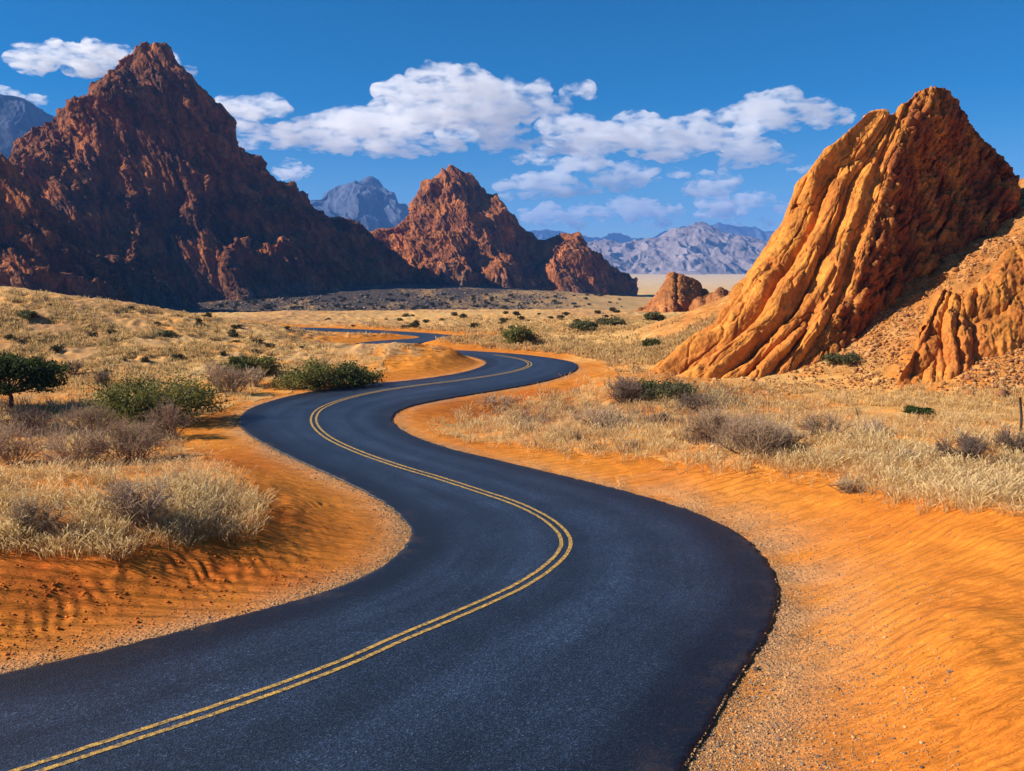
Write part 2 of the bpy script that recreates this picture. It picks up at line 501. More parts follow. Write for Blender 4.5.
base = M.mix(base, trk, 1.0, 'MULTIPLY')
base = M.mix(base, edged, 1.0, 'MULTIPLY')
base = vary(M, base, P_, 0.35, 0.72, 1.35, 6)
sandy = M.math('MULTIPLY', M.ramp(edge, [(0.42, (0,) * 3), (0.5, (1,) * 3)]), M.ramp(M.noise(P_, 0.9, 7, 0.7), [(0.5, (0,) * 3), (0.72, (1,) * 3)]))
base = M.mix(base, (0.40, 0.20, 0.06), M.math('MULTIPLY', sandy, 0.14))
rim = M.math('SUBTRACT', edge, M.math('MULTIPLY', M.noise(P_, 2.5, 6), 0.03))
dust = M.ramp(rim, [(0.474, (0, 0, 0)), (0.482, (1, 1, 1))])
base = M.mix(base, (0.33, 0.21, 0.12), M.math('MULTIPLY', dust, 0.0))
M.color(base)
nb = M.bump(agg.outputs["Distance"], 0.8, 0.012)
nb = M.bump(M.noise(P_, 70, 3), 0.4, 0.006, nb)
M.normal(nb)
MAT_ROAD = M.m

nseg, nu = len(L_E), 13
us = np.linspace(0, 1, nu)
jl = 0.10 * fbm(L_E[:, 0] * 1.3, L_E[:, 1] * 1.3, 0.0, 3)
t_ = R_E - L_E
wid = np.linalg.norm(t_, axis=1)
un = t_ / wid[:, None]
# finer resample along so the edge can be ragged
k = np.linspace(0, nseg - 1, (nseg - 1) * 6 + 1)
Lf = np.stack([np.interp(k, np.arange(nseg), L_E[:, i]) for i in (0, 1)], 1)
Rf = np.stack([np.interp(k, np.arange(nseg), R_E[:, i]) for i in (0, 1)], 1)
uf = (Rf - Lf) / np.linalg.norm(Rf - Lf, axis=1)[:, None]
mid = (Lf + Rf) / 2
vlen = np.concatenate([[0], np.cumsum(np.linalg.norm(np.diff(mid, axis=0), axis=1))])
us = np.concatenate([[0, 0.0, 0.0], [0.012], np.linspace(0, 1, nu)[1:-1], [0.988], [1.0, 1.0, 1.0]])
zz = np.concatenate([[-0.25, -0.01], 0.03 + 0.05 * (1 - (2 * us[2:-2] - 1) ** 2), [-0.01, -0.25]])
us[0], us[-1] = -0.012, 1.012
RP = Lf[:, None] * (1 - us[None, :, None]) + Rf[:, None] * us[None, :, None]
jL = uf * (0.08 * fbm(Lf[:, 0] * 1.7, Lf[:, 1] * 1.7, 0.0, 5, 0.65))[:, None]
jR = uf * (0.08 * fbm(Rf[:, 0] * 1.7, Rf[:, 1] * 1.7, 5.0, 5, 0.65))[:, None]
for q in (0, 1, 2, 3): RP[:, q] += jL; RP[:, -1 - q] += jR
RV = np.concatenate([RP, np.broadcast_to(zz[None, :, None], RP.shape[:2] + (1,))], -1)
RUV = np.stack([np.broadcast_to(us[None], RP.shape[:2]).copy(), np.broadcast_to(vlen[:, None], RP.shape[:2])], -1)
for q in (0, 1, 2, 3):
    RUV[:, q, 0] += (jL * uf).sum(1) / np.linalg.norm(Rf - Lf, axis=1); RUV[:, -1 - q, 0] += (jR * uf).sum(1) / np.linalg.norm(Rf - Lf, axis=1)
road = mesh_np("road", RV.reshape(-1, 3), grid_faces(len(k), len(us)), MAT_ROAD, smooth=True, uv=RUV.reshape(-1, 2))
tag(road, "dark blue-black asphalt road winding in bends across the desert", "road", kind="structure")

M = Mat("line_paint", 0.7, 0.25)
P_ = M.pos()
wear = M.noise(P_, 9, 6, 0.7)
c = M.mix((0.72, 0.42, 0.075), (0.5, 0.29, 0.06), M.noise(P_, 2, 4))
c = M.mix(c, (0.06, 0.06, 0.065), M.ramp(wear, [(0.42, (0, 0, 0)), (0.60, (0.85, 0.85, 0.85))]))
M.color(c); M.normal(M.bump(M.voro(P_, 26).outputs["Distance"], 0.6, 0.02))
CL_PX = [(-160, 830), (-40, 797), (42, 770), (100, 751), (200, 718), (250, 701), (300, 683), (350, 663.5), (400, 641), (450, 620), (490, 602.5), (520, 588), (545, 572),
 (561, 557), (566, 545), (560, 532), (542, 518), (515, 505), (480, 493), (440, 480), (400, 468), (360, 454), (330, 440), (316, 428), (314, 418), (322, 409),
 (345, 400), (380, 392), (420, 386), (460, 381), (500, 375), (523, 369.5), (530, 365), (524, 361), (510, 357.8), (494, 355.4)]
cl = catmull(at([p[0] for p in CL_PX], [p[1] for p in CL_PX])[:, :2], 16)
tg = np.gradient(cl, axis=0); tg /= np.linalg.norm(tg, axis=1)[:, None]
nrm = np.stack([-tg[:, 1], tg[:, 0]], 1)
def road_z(P):
    """top of the asphalt under a point"""
    d = -road_dist(P[:, 0], P[:, 1])
    out = np.zeros(len(P))
    for i, p in enumerate(P):
        j = np.argmin(((mid - p) ** 2).sum(1))
        w = Rf[j] - Lf[j]; u = np.clip(np.dot(p - Lf[j], w) / np.dot(w, w), 0, 1)
        out[i] = 0.03 + 0.05 * (1 - (2 * u - 1) ** 2)
    return out
for off in (-0.17, 0.17):
    jit = 0.012 * fbm(cl[:, 0] * 3, cl[:, 1] * 3, off, 3)
    a = cl + nrm * (off - 0.07 + jit)[:, None]; b = cl + nrm * (off + 0.07 + jit)[:, None]
    za, zb = road_z(a) + 0.012, road_z(b) + 0.012
    V = np.stack([np.column_stack([a, za]), np.column_stack([b, zb])], 1).reshape(-1, 3)
    ln = mesh_np("yellow_line", V, grid_faces(len(cl), 2)[:, ::-1], M.m)
    ln.parent = road

# ------------------------------------------------------------------ rock and mountain sheets
def rock_sheet(name, cols, na, nb, back, disp, mat, hexp=1.2, sink=6.0, tintf=None, nback=None, mids=None):
    """cols: (px, base_y, base_depth, top_y, top_depth) along the ridge, or with mids full pixel rows. Front face, ridge and back slope, one skin."""
    if mids is None:
        cols = np.array(cols, float)
        base = at_depth(cols[:, 0], cols[:, 1], cols[:, 2])
        top = at_depth(cols[:, 0], cols[:, 3], cols[:, 4])
    else:
        rows = [np.array([at_depth(*p) for p in rr]) for rr in mids]
        rows[0] = rows[0] - 0.22 * (rows[1] - rows[0]) - np.array([0, 0, 0.4])
        base, top = rows[0], rows[-1]
    kk = len(base)
    per = max(2, int(np.ceil(na / (kk - 1))))
    cb, ct = catmull(base, per), catmull(top, per)
    tb = np.linspace(0, 1, nb)
    if mids is None:
        G = cb[None] + (ct - cb)[None] * tb[:, None, None]
        G[:, :, 2] = cb[None, :, 2] + (ct - cb)[None, :, 2] * (tb ** hexp)[:, None]
    else:
        rc = np.stack([catmull(r, per) for r in rows])           # rows x a x 3
        n_a = rc.shape[1]
        G = catmull(rc.reshape(len(rows), -1), int(np.ceil(nb / (len(rows) - 1)))).reshape(-1, n_a, 3)
    nb = G.shape[0]; n_a = G.shape[1]
    nk = nback or max(12, nb // 4)
    tk = np.linspace(0, 1, nk + 1)[1:]
    hgt = np.maximum(ct[:, 2] - cb[:, 2], 0.5)
    K = ct[None].repeat(nk, 0).copy()
    K[:, :, 1] += (back * (0.3 + 0.7 * hgt / hgt.max()))[None] * tk[:, None]
    K[:, :, 2] -= (hgt + sink)[None] * (tk ** 1.15)[:, None]
    sk = G[0:1].copy(); sk[:, :, 2] -= sink; sk[:, :, 1] -= sink * 0.3
    P = np.concatenate([sk, G, K], 0)
    A = np.broadcast_to(np.linspace(0, 1, n_a)[None], P.shape[:2])
    B = np.broadcast_to(np.concatenate([[0], tb if len(tb) == nb else np.linspace(0, 1, nb), 1 + tk])[:, None], P.shape[:2])
    def normals(P):
        du = np.gradient(P, axis=1); dv = np.gradient(P, axis=0)
        n = np.cross(du, dv); return n / (np.linalg.norm(n, axis=-1, keepdims=True) + 1e-9)
    for f in (disp if isinstance(disp, (list, tuple)) else [disp]):
        N = normals(P)
        P = P + N * f(P, A, B, N)[..., None]
    N = normals(P)
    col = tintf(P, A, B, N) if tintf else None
    V = P.reshape(-1, 3)
    ctr = Vector((float(V[:, 0].mean()), float(V[:, 1].mean()), float(V[:, 2].min())))
    o = mesh_np(name, V - np.array(ctr), grid_faces(*P.shape[:2]), mat, smooth=True,
                color=None if col is None else col.reshape(-1, 3))
    o.location = ctr
    return o

def rock_mat(name, scale, bumpd, cracks=0.5, rough=0.9, lo=0.6, hi=1.35, vstretch=(1, 1, 0.5)):
    M = Mat(name, rough, 0.15)
    P = M.pos()
    Ps = M.pos(vstretch)
    t = M.attr("tint").outputs["Color"]
    c = vary(M, t, Ps, 0.5 / scale, lo, hi, 8)
    c = vary(M, c, P, 3.0 / scale, 0.78, 1.22, 6)
    vd = M.voro(Ps, 1.1 / scale, 'DISTANCE_TO_EDGE')
    crack = M.ramp(vd.outputs["Distance"], [(0.0, (0, 0, 0)), (0.09, (1, 1, 1))])
    M.color(c)
    nb = M.bump(crack, cracks, bumpd * 0.6)
    nb = M.bump(M.noise(Ps, 1.3 / scale, 9, 0.68), 0.9, bumpd * 2.0, nb)
    nb = M.bump(M.noise(P, 7.0 / scale, 6, 0.7), 0.7, bumpd * 0.5, nb)
    M.normal(nb)
    return M.m

def frames(P, d):
    """coordinates with the axis d last, two normals to it first"""
    d = np.array(d, float); d /= np.linalg.norm(d)
    a = np.cross(d, [0, 1, 0]); a /= np.linalg.norm(a); b = np.cross(d, a)
    return P @ a, P @ b, P @ d

def mountain_disp(L, amp=1.0, lean=(0.55, -0.2, -0.8), seed=0.0, sm=1.0):
    def big(P, A, B, N):
        u, v, w = frames(P, lean)
        wx = 0.35 * fbm(P[..., 0] / (L * .5), P[..., 1] / (L * .5), P[..., 2] / (L * .5) + seed, 3)
        g = ridged(u / (L * .42) + wx, v / (L * .42) + seed, w / (L * 1.4), 4, 0.5)
        h = fbm(u / (L * .3), v / (L * .3) + seed, w / (L * .5), 3)
        fade = np.clip(B * 6, 0.15, 1) * (1 - 0.45 * np.exp(-((B - 1.0) / 0.10) ** 2))
        return amp * L * (0.185 * (g - 0.9) + 0.035 * h) * fade
    def small(P, A, B, N):
        u, v, w = frames(P, lean)
        wx = fbm(P[..., 0] / (L * .1), P[..., 1] / (L * .1), P[..., 2] / (L * .1) + seed, 2) * 0.3
        f1, f2 = worley(u / (L * .07) + wx, v / (L * .07) + seed, w / (L * .25) + wx)
        c1 = np.minimum((f2 - f1) * 5, 0.5) - .5
        f3, f4 = worley(u / (L * .022) + wx, v / (L * .022) + seed, w / (L * .07) + wx)
        c2 = np.minimum((f4 - f3) * 4, 0.5) - .5
        r = ridged(u / (L * .09), v / (L * .09), w / (L * .35) + seed, 5, 0.55)
        wv = fbm(u / (L * .25), v / (L * .25) + seed, w / (L * .6), 4, .5)
        am = np.clip(0.5 + 1.2 * fbm(u / (L * .2), v / (L * .2), w / (L * .4) + 7, 2), 0.05, 1.4)
        s1 = u / (L * .12) + 0.3 * v / (L * .12) + 1.5 * wv
        s1 = s1 - np.floor(s1); s1 = s1 * (1 - s1 ** 9)
        s2 = u / (L * .043) - 0.4 * v / (L * .05) + 2.2 * wv
        s2 = s2 - np.floor(s2); s2 = s2 * (1 - s2 ** 9)
        d = 0.022 * c1 + 0.015 * c2 + 0.016 * (r - .8) + am * 0.036 * (s1 - .45) + 0.017 * (0.4 + am) * (s2 - .45)
        return amp * sm * L * d * (1 - 0.5 * np.exp(-((B - 1.0) / 0.1) ** 2))
    return [big, small]

def mtint(c0, c1, c2, L, low=None):
    c0, c1, c2 = map(np.array, (c0, c1, c2))
    def f(P, A, B, N):
        n = fbm(P[..., 0] / (L * .25), P[..., 1] / (L * .25), P[..., 2] / (L * .12), 5)
        m = fbm(P[..., 0] / (L * .06), P[..., 1] / (L * .06), P[..., 2] / (L * .18), 4)
        c = lerpc(np.broadcast_to(c0, P.shape), c1, np.clip(0.5 + 1.1 * n, 0, 1))
        c = lerpc(c, c2, np.clip(1.3 * m - 0.1, 0, 1))
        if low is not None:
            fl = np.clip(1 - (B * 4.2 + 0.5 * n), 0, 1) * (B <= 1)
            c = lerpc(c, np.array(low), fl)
        return c
    return f

MAT_MTN = rock_mat("dark_red_rock", 7.0, 1.7, 1.0, 0.9, 0.38, 1.65)
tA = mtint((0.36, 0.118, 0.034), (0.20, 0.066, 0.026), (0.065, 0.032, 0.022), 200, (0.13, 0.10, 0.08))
A_COLS = [(-190, 312, 640, 200, 760), (-120, 312, 640, 185, 765), (-60, 312, 640, 172, 770), (0, 310, 650, 160, 780), (18, 310, 648, 148, 785), (40, 310, 645, 124, 790),
 (62, 310, 640, 116, 793), (83, 310, 636, 104, 796), (92, 310, 633, 84, 798), (108, 310, 630, 73, 800), (117, 310, 630, 54, 802), (132, 310, 636, 46, 805),
 (150, 310, 645, 49, 808), (167, 310, 656, 62, 812), (186, 310, 668, 81, 818), (203, 310, 680, 102, 825), (218, 310, 692, 117, 832), (240, 309, 690, 148, 838),
 (264, 309, 700, 168, 845), (283, 308, 708, 184, 850), (302, 307, 716, 211, 855), (318, 307, 724, 236, 860), (332, 306, 735, 262, 865), (348, 305, 748, 295, 868)]
o = rock_sheet("mountain", A_COLS, 860, 380, 200, mountain_disp(190, 1.0, (0.5, -0.3, -0.8), 1.7), MAT_MTN, 1.25, 15, tA)
tag(o, "tallest dark red craggy mountain with a blunt summit at the left", "mountain", kind="structure")
B_COLS = [(296, 306, 770, 280, 900), (308, 306, 775, 255, 905), (320, 306, 780, 237, 910), (331, 306, 790, 224, 915), (345, 305, 800, 217, 920), (360, 305, 815, 226, 925), (384, 304, 840, 245, 935),
 (405, 303, 865, 262, 945), (425, 302, 890, 276, 955), (442, 301, 910, 290, 965), (460, 301, 930, 299, 970)]
o = rock_sheet("mountain", B_COLS, 420, 180, 90, mountain_disp(80, 1.0, (0.6, -0.2, -0.7), 5.1), MAT_MTN, 1.2, 12, tA)
tag(o, "low dark rocky shoulder trailing right from the tallest mountain", "mountain", kind="structure")
H_COLS = [(-130, 316, 480, 205, 560), (-90, 316, 480, 180, 560), (-50, 315, 485, 160, 565), (-15, 315, 490, 158, 572), (5, 314, 492, 170, 578), (25, 314, 496, 190, 582), (40, 313, 500, 215, 588), (55, 313, 505, 240, 592), (75, 312, 512, 262, 598), (95, 312, 520, 285, 602), (115, 312, 530, 305, 606)]
o = rock_sheet("mountain", H_COLS, 420, 220, 110, mountain_disp(110, 1.0, (0.5, -0.2, -0.8), 8.3), MAT_MTN, 1.15, 12, tA)
tag(o, "dark brown rock ridge in front of the tallest mountain at the picture's left edge", "mountain", kind="structure")
C_COLS = [(352, 303, 1010, 262, 1080), (362, 302, 1000, 245, 1070), (373, 302, 985, 235, 1060), (391, 302, 960, 221, 1060), (409, 302, 940, 216, 1055), (418, 302, 925, 199, 1055), (428, 302, 915, 186, 1052), (443, 302, 900, 174, 1050), (459, 302, 888, 169, 1050), (473, 302, 885, 177, 1052),
 (488, 302, 895, 196, 1055), (503, 302, 910, 207, 1060), (521, 302, 930, 223, 1062), (538, 301, 945, 240, 1062), (556, 301, 945, 242, 1060), (573, 301, 938, 235, 1057), (588, 301, 948, 246, 1057), (603, 300, 960, 263, 1060), (621, 300, 990, 281, 1065), (636, 299, 1015, 294, 1070)]
o = rock_sheet("mountain", C_COLS, 640, 280, 150, mountain_disp(130, 0.9, (0.45, -0.4, -0.8), 3.3), MAT_MTN, 1.15, 14,
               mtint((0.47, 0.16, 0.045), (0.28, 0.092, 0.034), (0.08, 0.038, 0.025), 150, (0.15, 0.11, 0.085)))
tag(o, "domed red mountain in the middle with a smaller pointed summit beside it", "mountain", kind="structure")

MAT_FAR = rock_mat("far_rock", 110.0, 9.0, 0.2)
D_COLS = [(255, 275, 4400, 262, 5000), (290, 275, 4400, 219, 5000), (305, 275, 4350, 203, 5000), (322, 275, 4300, 194, 5000), (336, 275, 4250, 188, 5000), (350, 275, 4200, 185, 5000), (362, 275, 4180, 181, 5000), (369, 275, 4180, 178, 5000), (378, 275, 4200, 186, 5000), (395, 275, 4300, 198, 5000), (412, 275, 4400, 210, 5000), (430, 275, 4450, 228, 5000), (460, 275, 4500, 262, 5000)]
o = rock_sheet("mountain", D_COLS, 360, 170, 900, mountain_disp(560, 0.8, (0.4, -0.3, -0.8), 2.2, 0.4), MAT_FAR, 1.2, 60, mtint((0.085, 0.10, 0.15), (0.07, 0.085, 0.125), (0.05, 0.06, 0.095), 600))  # blue of the distance haze painted into the rock tint
tag(o, "distant blue pointed mountain seen between two red ones", "mountain", kind="structure")
E_COLS = [(-160, 276, 3000, 140, 3400), (-90, 276, 3000, 112, 3400), (-35, 276, 3000, 96, 3400), (0, 276, 3000, 91, 3400), (20, 276, 3000, 93, 3400), (36, 276, 3020, 102, 3400), (55, 276, 3040, 121, 3400), (80, 276, 3080, 138, 3400), (125, 276, 3120, 180, 3400), (180, 276, 3200, 260, 3400)]
o = rock_sheet("mountain", E_COLS, 260, 130, 700, mountain_disp(560, 0.7, (0.4, -0.3, -0.8), 6.2, 0.4), MAT_FAR, 1.1, 60, mtint((0.075, 0.09, 0.135), (0.062, 0.075, 0.11), (0.045, 0.055, 0.085), 600))  # tint blued to stand in for the haze in front
tag(o, "distant blue mountain behind the tallest peak at far left", "mountain", kind="structure")
F_COLS = [(540, 275, 5200, 270, 5600), (570, 275, 5100, 254, 5700), (592, 275, 5000, 243, 5700), (606, 275, 4900, 239, 5700), (622, 275, 4950, 244, 5700), (640, 275, 4900, 241, 5700), (664, 275, 4800, 235, 5700), (682, 275, 4750, 228, 5700), (698, 275, 4700, 224, 5700), (712, 275, 4750, 227, 5700), (730, 275, 4800, 233, 5700), (752, 275, 4900, 236, 5700), (778, 275, 5000, 242, 5700), (810, 275, 5100, 252, 5700), (860, 275, 5200, 266, 5700)]
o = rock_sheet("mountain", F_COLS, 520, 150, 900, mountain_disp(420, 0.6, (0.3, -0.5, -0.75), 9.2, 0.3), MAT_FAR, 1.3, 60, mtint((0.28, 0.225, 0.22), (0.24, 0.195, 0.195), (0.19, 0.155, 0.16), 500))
tag(o, "distant pale rocky hills beyond the open plain", "mountain", kind="structure")
G_COLS = [(430, 272, 9000, 250, 9600), (490, 272, 9000, 238, 9600), (525, 272, 9000, 232, 9600), (545, 272, 9000, 230, 9600), (575, 272, 9000, 235, 9600), (598, 272, 9000, 239, 9600), (615, 272, 9000, 234, 9600), (640, 272, 9000, 239, 9600), (668, 272, 9000, 231, 9600), (692, 272, 9000, 226, 9600), (722, 272, 9000, 224, 9600), (760, 272, 9000, 229, 9600), (800, 272, 9000, 236, 9600), (860, 272, 9000, 228, 9600), (940, 272, 9000, 244, 9600)]
o = rock_sheet("mountain", G_COLS, 300, 70, 1400, mountain_disp(450, 0.6, (0.3, -0.3, -0.8), 4.9, 0.3), MAT_FAR, 1.2, 60, mtint((0.10, 0.11, 0.15), (0.085, 0.09, 0.13), (0.07, 0.075, 0.11), 600))  # haze blue added to this range's own tint
tag(o, "farthest blue mountain range along the horizon", "mountain", kind="structure")

# the haze between here and the ranges
hz = Mat("haze_air")
hz.n.remove(hz.b)
pv = hz.new("VolumePrincipled")
pv.inputs["Color"].default_value = (0.13, 0.38, 1.0, 1)
pv.inputs["Density"].default_value = 7.6e-5
pv.inputs["Anisotropy"].default_value = 0.0
hz.link(pv.outputs[0], hz.n["Material Output"].inputs["Volume"])
zmin = float(GZ.min()) - 1.0
HB, HT = 14100.0, 860.0
V = np.array([(x, y, z) for z in (min(zmin, -140.0), HT) for x, y in ((-HB, -HB), (HB, -HB), (HB, HB), (-HB, HB))])
Fq = np.array([(3, 2, 1, 0), (4, 5, 6, 7), (0, 1, 5, 4), (1, 2, 6, 5), (2, 3, 7, 6), (3, 0, 4, 7)])
haze = mesh_np("haze", V, Fq, hz.m)
tag(haze, "thin blue desert haze over the valley", "haze", kind="stuff")

# ------------------------------------------------------------------ rock outcrops on the right
MAT_ROCK = rock_mat("orange_rock", 1.3, 0.16, 0.4, 0.85, 0.68, 1.28, (1, 1, 0.55))
HERO_COLS = [  # ribs from the foot up to the summit ridge: four pixels with their depths; the first runs up the hidden far side
 ((642, 376, 88), (752, 320, 93), (808, 248, 98), (872, 145, 103)), ((630, 380, 80.5), (734, 299, 85), (777, 232, 89), (866, 117, 94)),
 ((662, 381, 77), (750, 318, 80), (800, 236, 87.5), (874, 112, 94)), ((700, 382, 75.5), (778, 318, 79.5), (822, 235, 86), (884, 112, 94.5)),
 ((738, 380, 75), (800, 318, 79), (838, 240, 85.5), (893, 114, 95)), ((775, 373, 75.5), (822, 312, 79.5), (854, 238, 85.5), (902, 106, 96)),
 ((810, 355, 76.5), (845, 300, 80), (870, 225, 86.5), (912, 97, 97)), ((838, 335, 78), (868, 280, 82), (888, 205, 88), (922, 90, 98)),
 ((862, 320, 81), (888, 262, 86), (904, 190, 92), (933, 87, 98.5)), ((885, 302, 84), (908, 245, 89.5), (920, 175, 94.5), (945, 89, 99.5)),
 ((910, 284, 87), (928, 228, 92), (938, 165, 96.5), (957, 101, 100.5)), ((938, 262, 90), (950, 212, 94.5), (958, 160, 98), (970, 123, 101.5)),
 ((968, 238, 93), (975, 198, 96.5), (980, 165, 99.5), (986, 140, 102.5)), ((998, 212, 94), (1000, 190, 96), (1003, 175, 98.5), (1004, 165, 101)),
 ((1022, 202, 96), (1020, 194, 97.5), (1016, 187, 99.5), (1011, 184, 101.5))]
rows = [[c[i] for c in HERO_COLS] for i in range(4)]
bulge = [(-3, -6), (-6, -11), (-5, -9), (-4, -7), (-3, -5), (-2, -3)] + [(0, -2)] * 9
rows.insert(3, [((c[2][0] + c[3][0]) / 2 + q[0], (c[2][1] + c[3][1]) / 2 + q[1], (c[2][2] + c[3][2]) / 2 - 0.8) for c, q in zip(HERO_COLS, bulge)])

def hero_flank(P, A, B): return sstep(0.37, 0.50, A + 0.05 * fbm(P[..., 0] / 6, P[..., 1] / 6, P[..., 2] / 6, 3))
def hero_disp(P, A, B, N):
    b = np.clip(B, 0, 1.3)
    wa = A + 0.022 * fbm(P[..., 0] / 9, P[..., 2] / 9, 1.1, 3) + 0.012 * fbm(A * 6, b * 2.5, 4.4, 2)
    rt = hero_flank(P, A, B)
    nar = np.clip(1.15 - 0.85 * b, 0.25, 1)
    rib = np.abs(perlin(wa * 14 + 3.3, b * 1.7, 0.5)) ** 0.5
    rib2 = np.abs(perlin(wa * 36 + 9.1, b * 3.2 + 2, 2.5)) ** 0.55
    flut = np.abs(perlin(A * 75 + 1.7, b * 1.6, 6.5)) ** 0.7
    blk = fbm(P[..., 0] / 5.5, P[..., 1] / 5.5, P[..., 2] / 6.0, 4)
    d = nar * ((1 - rt) * (2.8 * rib + 0.35 * rib2) + rt * (1.2 * rib + 1.2 * flut) - 1.3)
    return d * np.clip(B * 5 + 0.35, 0, 1) + (0.65 - 0.05 * rt) * blk * (1 - 0.6 * np.exp(-((B - 1.0) / 0.1) ** 2))
def hero_small(P, A, B, N):
    rt = hero_flank(P, A, B)
    u, v, w = frames(P, (-0.55, -0.30, -0.80))
    wx = 0.12 * fbm(P[..., 0] / 2, P[..., 1] / 2, P[..., 2] / 2, 2)
    f1, f2 = worley(u / 2.6 + wx, v / 2.6, w / 11.0 + wx)
    cr = np.minimum((f2 - f1) * 7, 0.5) - 0.5
    f3, f4 = worley(u / 1.0 + wx, v / 1.0, w / 2.6 + wx)
    cr2 = np.minimum((f4 - f3) * 5, 0.5) - 0.5
    r = ridged(u / 0.95, v / 0.95, w / 5.5, 5, 0.6)
    fade = 1 - 0.6 * np.exp(-((B - 1.0) / 0.1) ** 2)
    return fade * ((0.55 - 0.1 * rt) * cr + (0.10 + 0.14 * rt) * cr2 + (0.05 + 0.36 * rt) * (r - 0.8)) + 0.04 * fbm(P[..., 0] / .5, P[..., 1] / .5, P[..., 2] / .5, 3)
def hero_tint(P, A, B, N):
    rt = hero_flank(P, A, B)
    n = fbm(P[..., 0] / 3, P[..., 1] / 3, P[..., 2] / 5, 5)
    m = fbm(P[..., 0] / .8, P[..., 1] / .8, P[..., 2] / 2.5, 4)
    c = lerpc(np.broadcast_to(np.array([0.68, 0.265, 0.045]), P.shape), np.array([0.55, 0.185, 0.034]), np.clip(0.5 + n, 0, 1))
    c = lerpc(c, np.array([0.27, 0.072, 0.022]), rt * np.clip(0.75 + 0.6 * n, 0, 1))  # dark red flank, the shade of its side painted into the tint
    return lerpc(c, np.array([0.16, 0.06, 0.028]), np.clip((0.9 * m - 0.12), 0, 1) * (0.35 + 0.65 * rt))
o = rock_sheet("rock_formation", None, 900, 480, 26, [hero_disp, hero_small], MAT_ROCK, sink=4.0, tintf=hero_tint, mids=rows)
tag(o, "huge orange rock peak with smooth leaning ribs and a dark fluted flank", "rock formation")

def small_disp(sc, ribs, seed, lean=(0.35, -0.35, -0.85)):
    def f(P, A, B, N):
        wa = A + 0.03 * fbm(P[..., 0] / (4 * sc), P[..., 2] / (4 * sc), seed, 3)
        rib = np.abs(perlin(wa * ribs + seed, np.clip(B, 0, 1.3) * 1.3, seed)) ** 0.55
        return sc * (1.7 * rib - 0.7 + 0.5 * fbm(P[..., 0] / (3 * sc), P[..., 1] / (3 * sc), P[..., 2] / (3 * sc), 4)) * np.clip(B * 5 + .3, 0, 1)
    def g(P, A, B, N):
        u, v, w = frames(P, lean)
        wx = 0.5 * fbm(P[..., 0] / (2 * sc), P[..., 1] / (2 * sc), P[..., 2] / (2 * sc), 2)
        f1, f2 = worley(u / (1.6 * sc) + wx, v / (1.6 * sc) + seed, w / (4 * sc) + wx)
        return sc * (0.3 * (np.minimum((f2 - f1) * 3, 0.5) - 0.5) + 0.12 * (ridged(u / sc, v / sc, w / (2.5 * sc), 4) - .8))
    return [f, g]
def otint(c0, c1, c2, s):
    def f(P, A, B, N):
        n = fbm(P[..., 0] / (3 * s), P[..., 1] / (3 * s), P[..., 2] / (5 * s), 5)
        m = fbm(P[..., 0] / s, P[..., 1] / s, P[..., 2] / (2.5 * s), 4)
        c = lerpc(np.broadcast_to(np.array(c0), P.shape), np.array(c1), np.clip(0.5 + n, 0, 1))
        return lerpc(c, np.array(c2), np.clip(m - 0.15, 0, 1) * 0.6)
    return f
rows = [[(900, 374, 68.5), (930, 376, 67.5), (958, 372, 67.5), (985, 362, 68.5), (1020, 352, 69), (1060, 345, 70), (1100, 340, 71), (1150, 335, 73)],
        [(912, 355, 69), (934, 345, 69.5), (958, 336, 69.5), (988, 322, 70.5), (1022, 310, 71), (1062, 300, 72), (1102, 305, 73), (1148, 320, 74)],
        [(920, 338, 70), (937, 312, 72), (960, 303, 72), (990, 288, 73), (1024, 268, 74), (1064, 258, 75), (1104, 275, 75.5), (1146, 308, 75.5)],
        [(926, 325, 71), (943, 290, 74), (962, 292, 74.5), (990, 270, 75.5), (1024, 240, 77), (1066, 232, 78), (1106, 256, 78), (1144, 300, 77)]]
o = rock_sheet("rock_formation", None, 280, 150, 8, small_disp(0.75, 10, 2.7, (-0.4, -0.35, -0.85)), MAT_ROCK, sink=3.0, tintf=otint((0.60, 0.225, 0.04), (0.47, 0.15, 0.03), (0.2, 0.07, 0.03), 1.0), mids=rows)
tag(o, "smaller ribbed orange outcrop on the rubble slope below the huge rock", "rock formation")
MAT_ROCK2 = rock_mat("russet_rock", 4.0, 0.4, 0.4)
S_COLS = [(622, 322, 205, 316, 215), (634, 322, 203, 312, 217), (650, 322, 202, 301, 222), (663, 322, 202, 282, 226), (670, 321, 203, 274, 228), (678, 320, 205, 272, 229), (688, 319, 208, 277, 230), (700, 318, 211, 285, 231), (710, 317, 214, 293, 232), (722, 317, 217, 305, 232), (730, 316, 219, 312, 232)]
o = rock_sheet("rock_formation", S_COLS, 220, 110, 16, small_disp(0.8, 9, 4.4, (-0.6, -0.2, -0.7)), MAT_ROCK2, 1.0, 4, otint((0.44, 0.165, 0.05), (0.33, 0.115, 0.04), (0.15, 0.065, 0.035), 2.5))
tag(o, "small pointed reddish outcrop standing beyond the pale grass slope", "rock formation")
T_COLS = [(688, 318, 196, 312, 206), (696, 317, 195, 301, 208), (706, 316, 195, 294, 210), (716, 315, 196, 289, 211), (728, 314, 198, 290, 212), (740, 313, 200, 288, 213), (756, 312, 203, 290, 214), (770, 312, 206, 300, 215)]
o = rock_sheet("rock_formation", T_COLS, 150, 80, 12, small_disp(0.8, 6, 7.4, (-0.6, -0.2, -0.7)), MAT_ROCK2, 0.9, 4, otint((0.42, 0.16, 0.05), (0.32, 0.11, 0.04), (0.15, 0.065, 0.035), 2.5))
tag(o, "low rounded reddish outcrop tucked between the small pointed one and the huge rock", "rock formation")

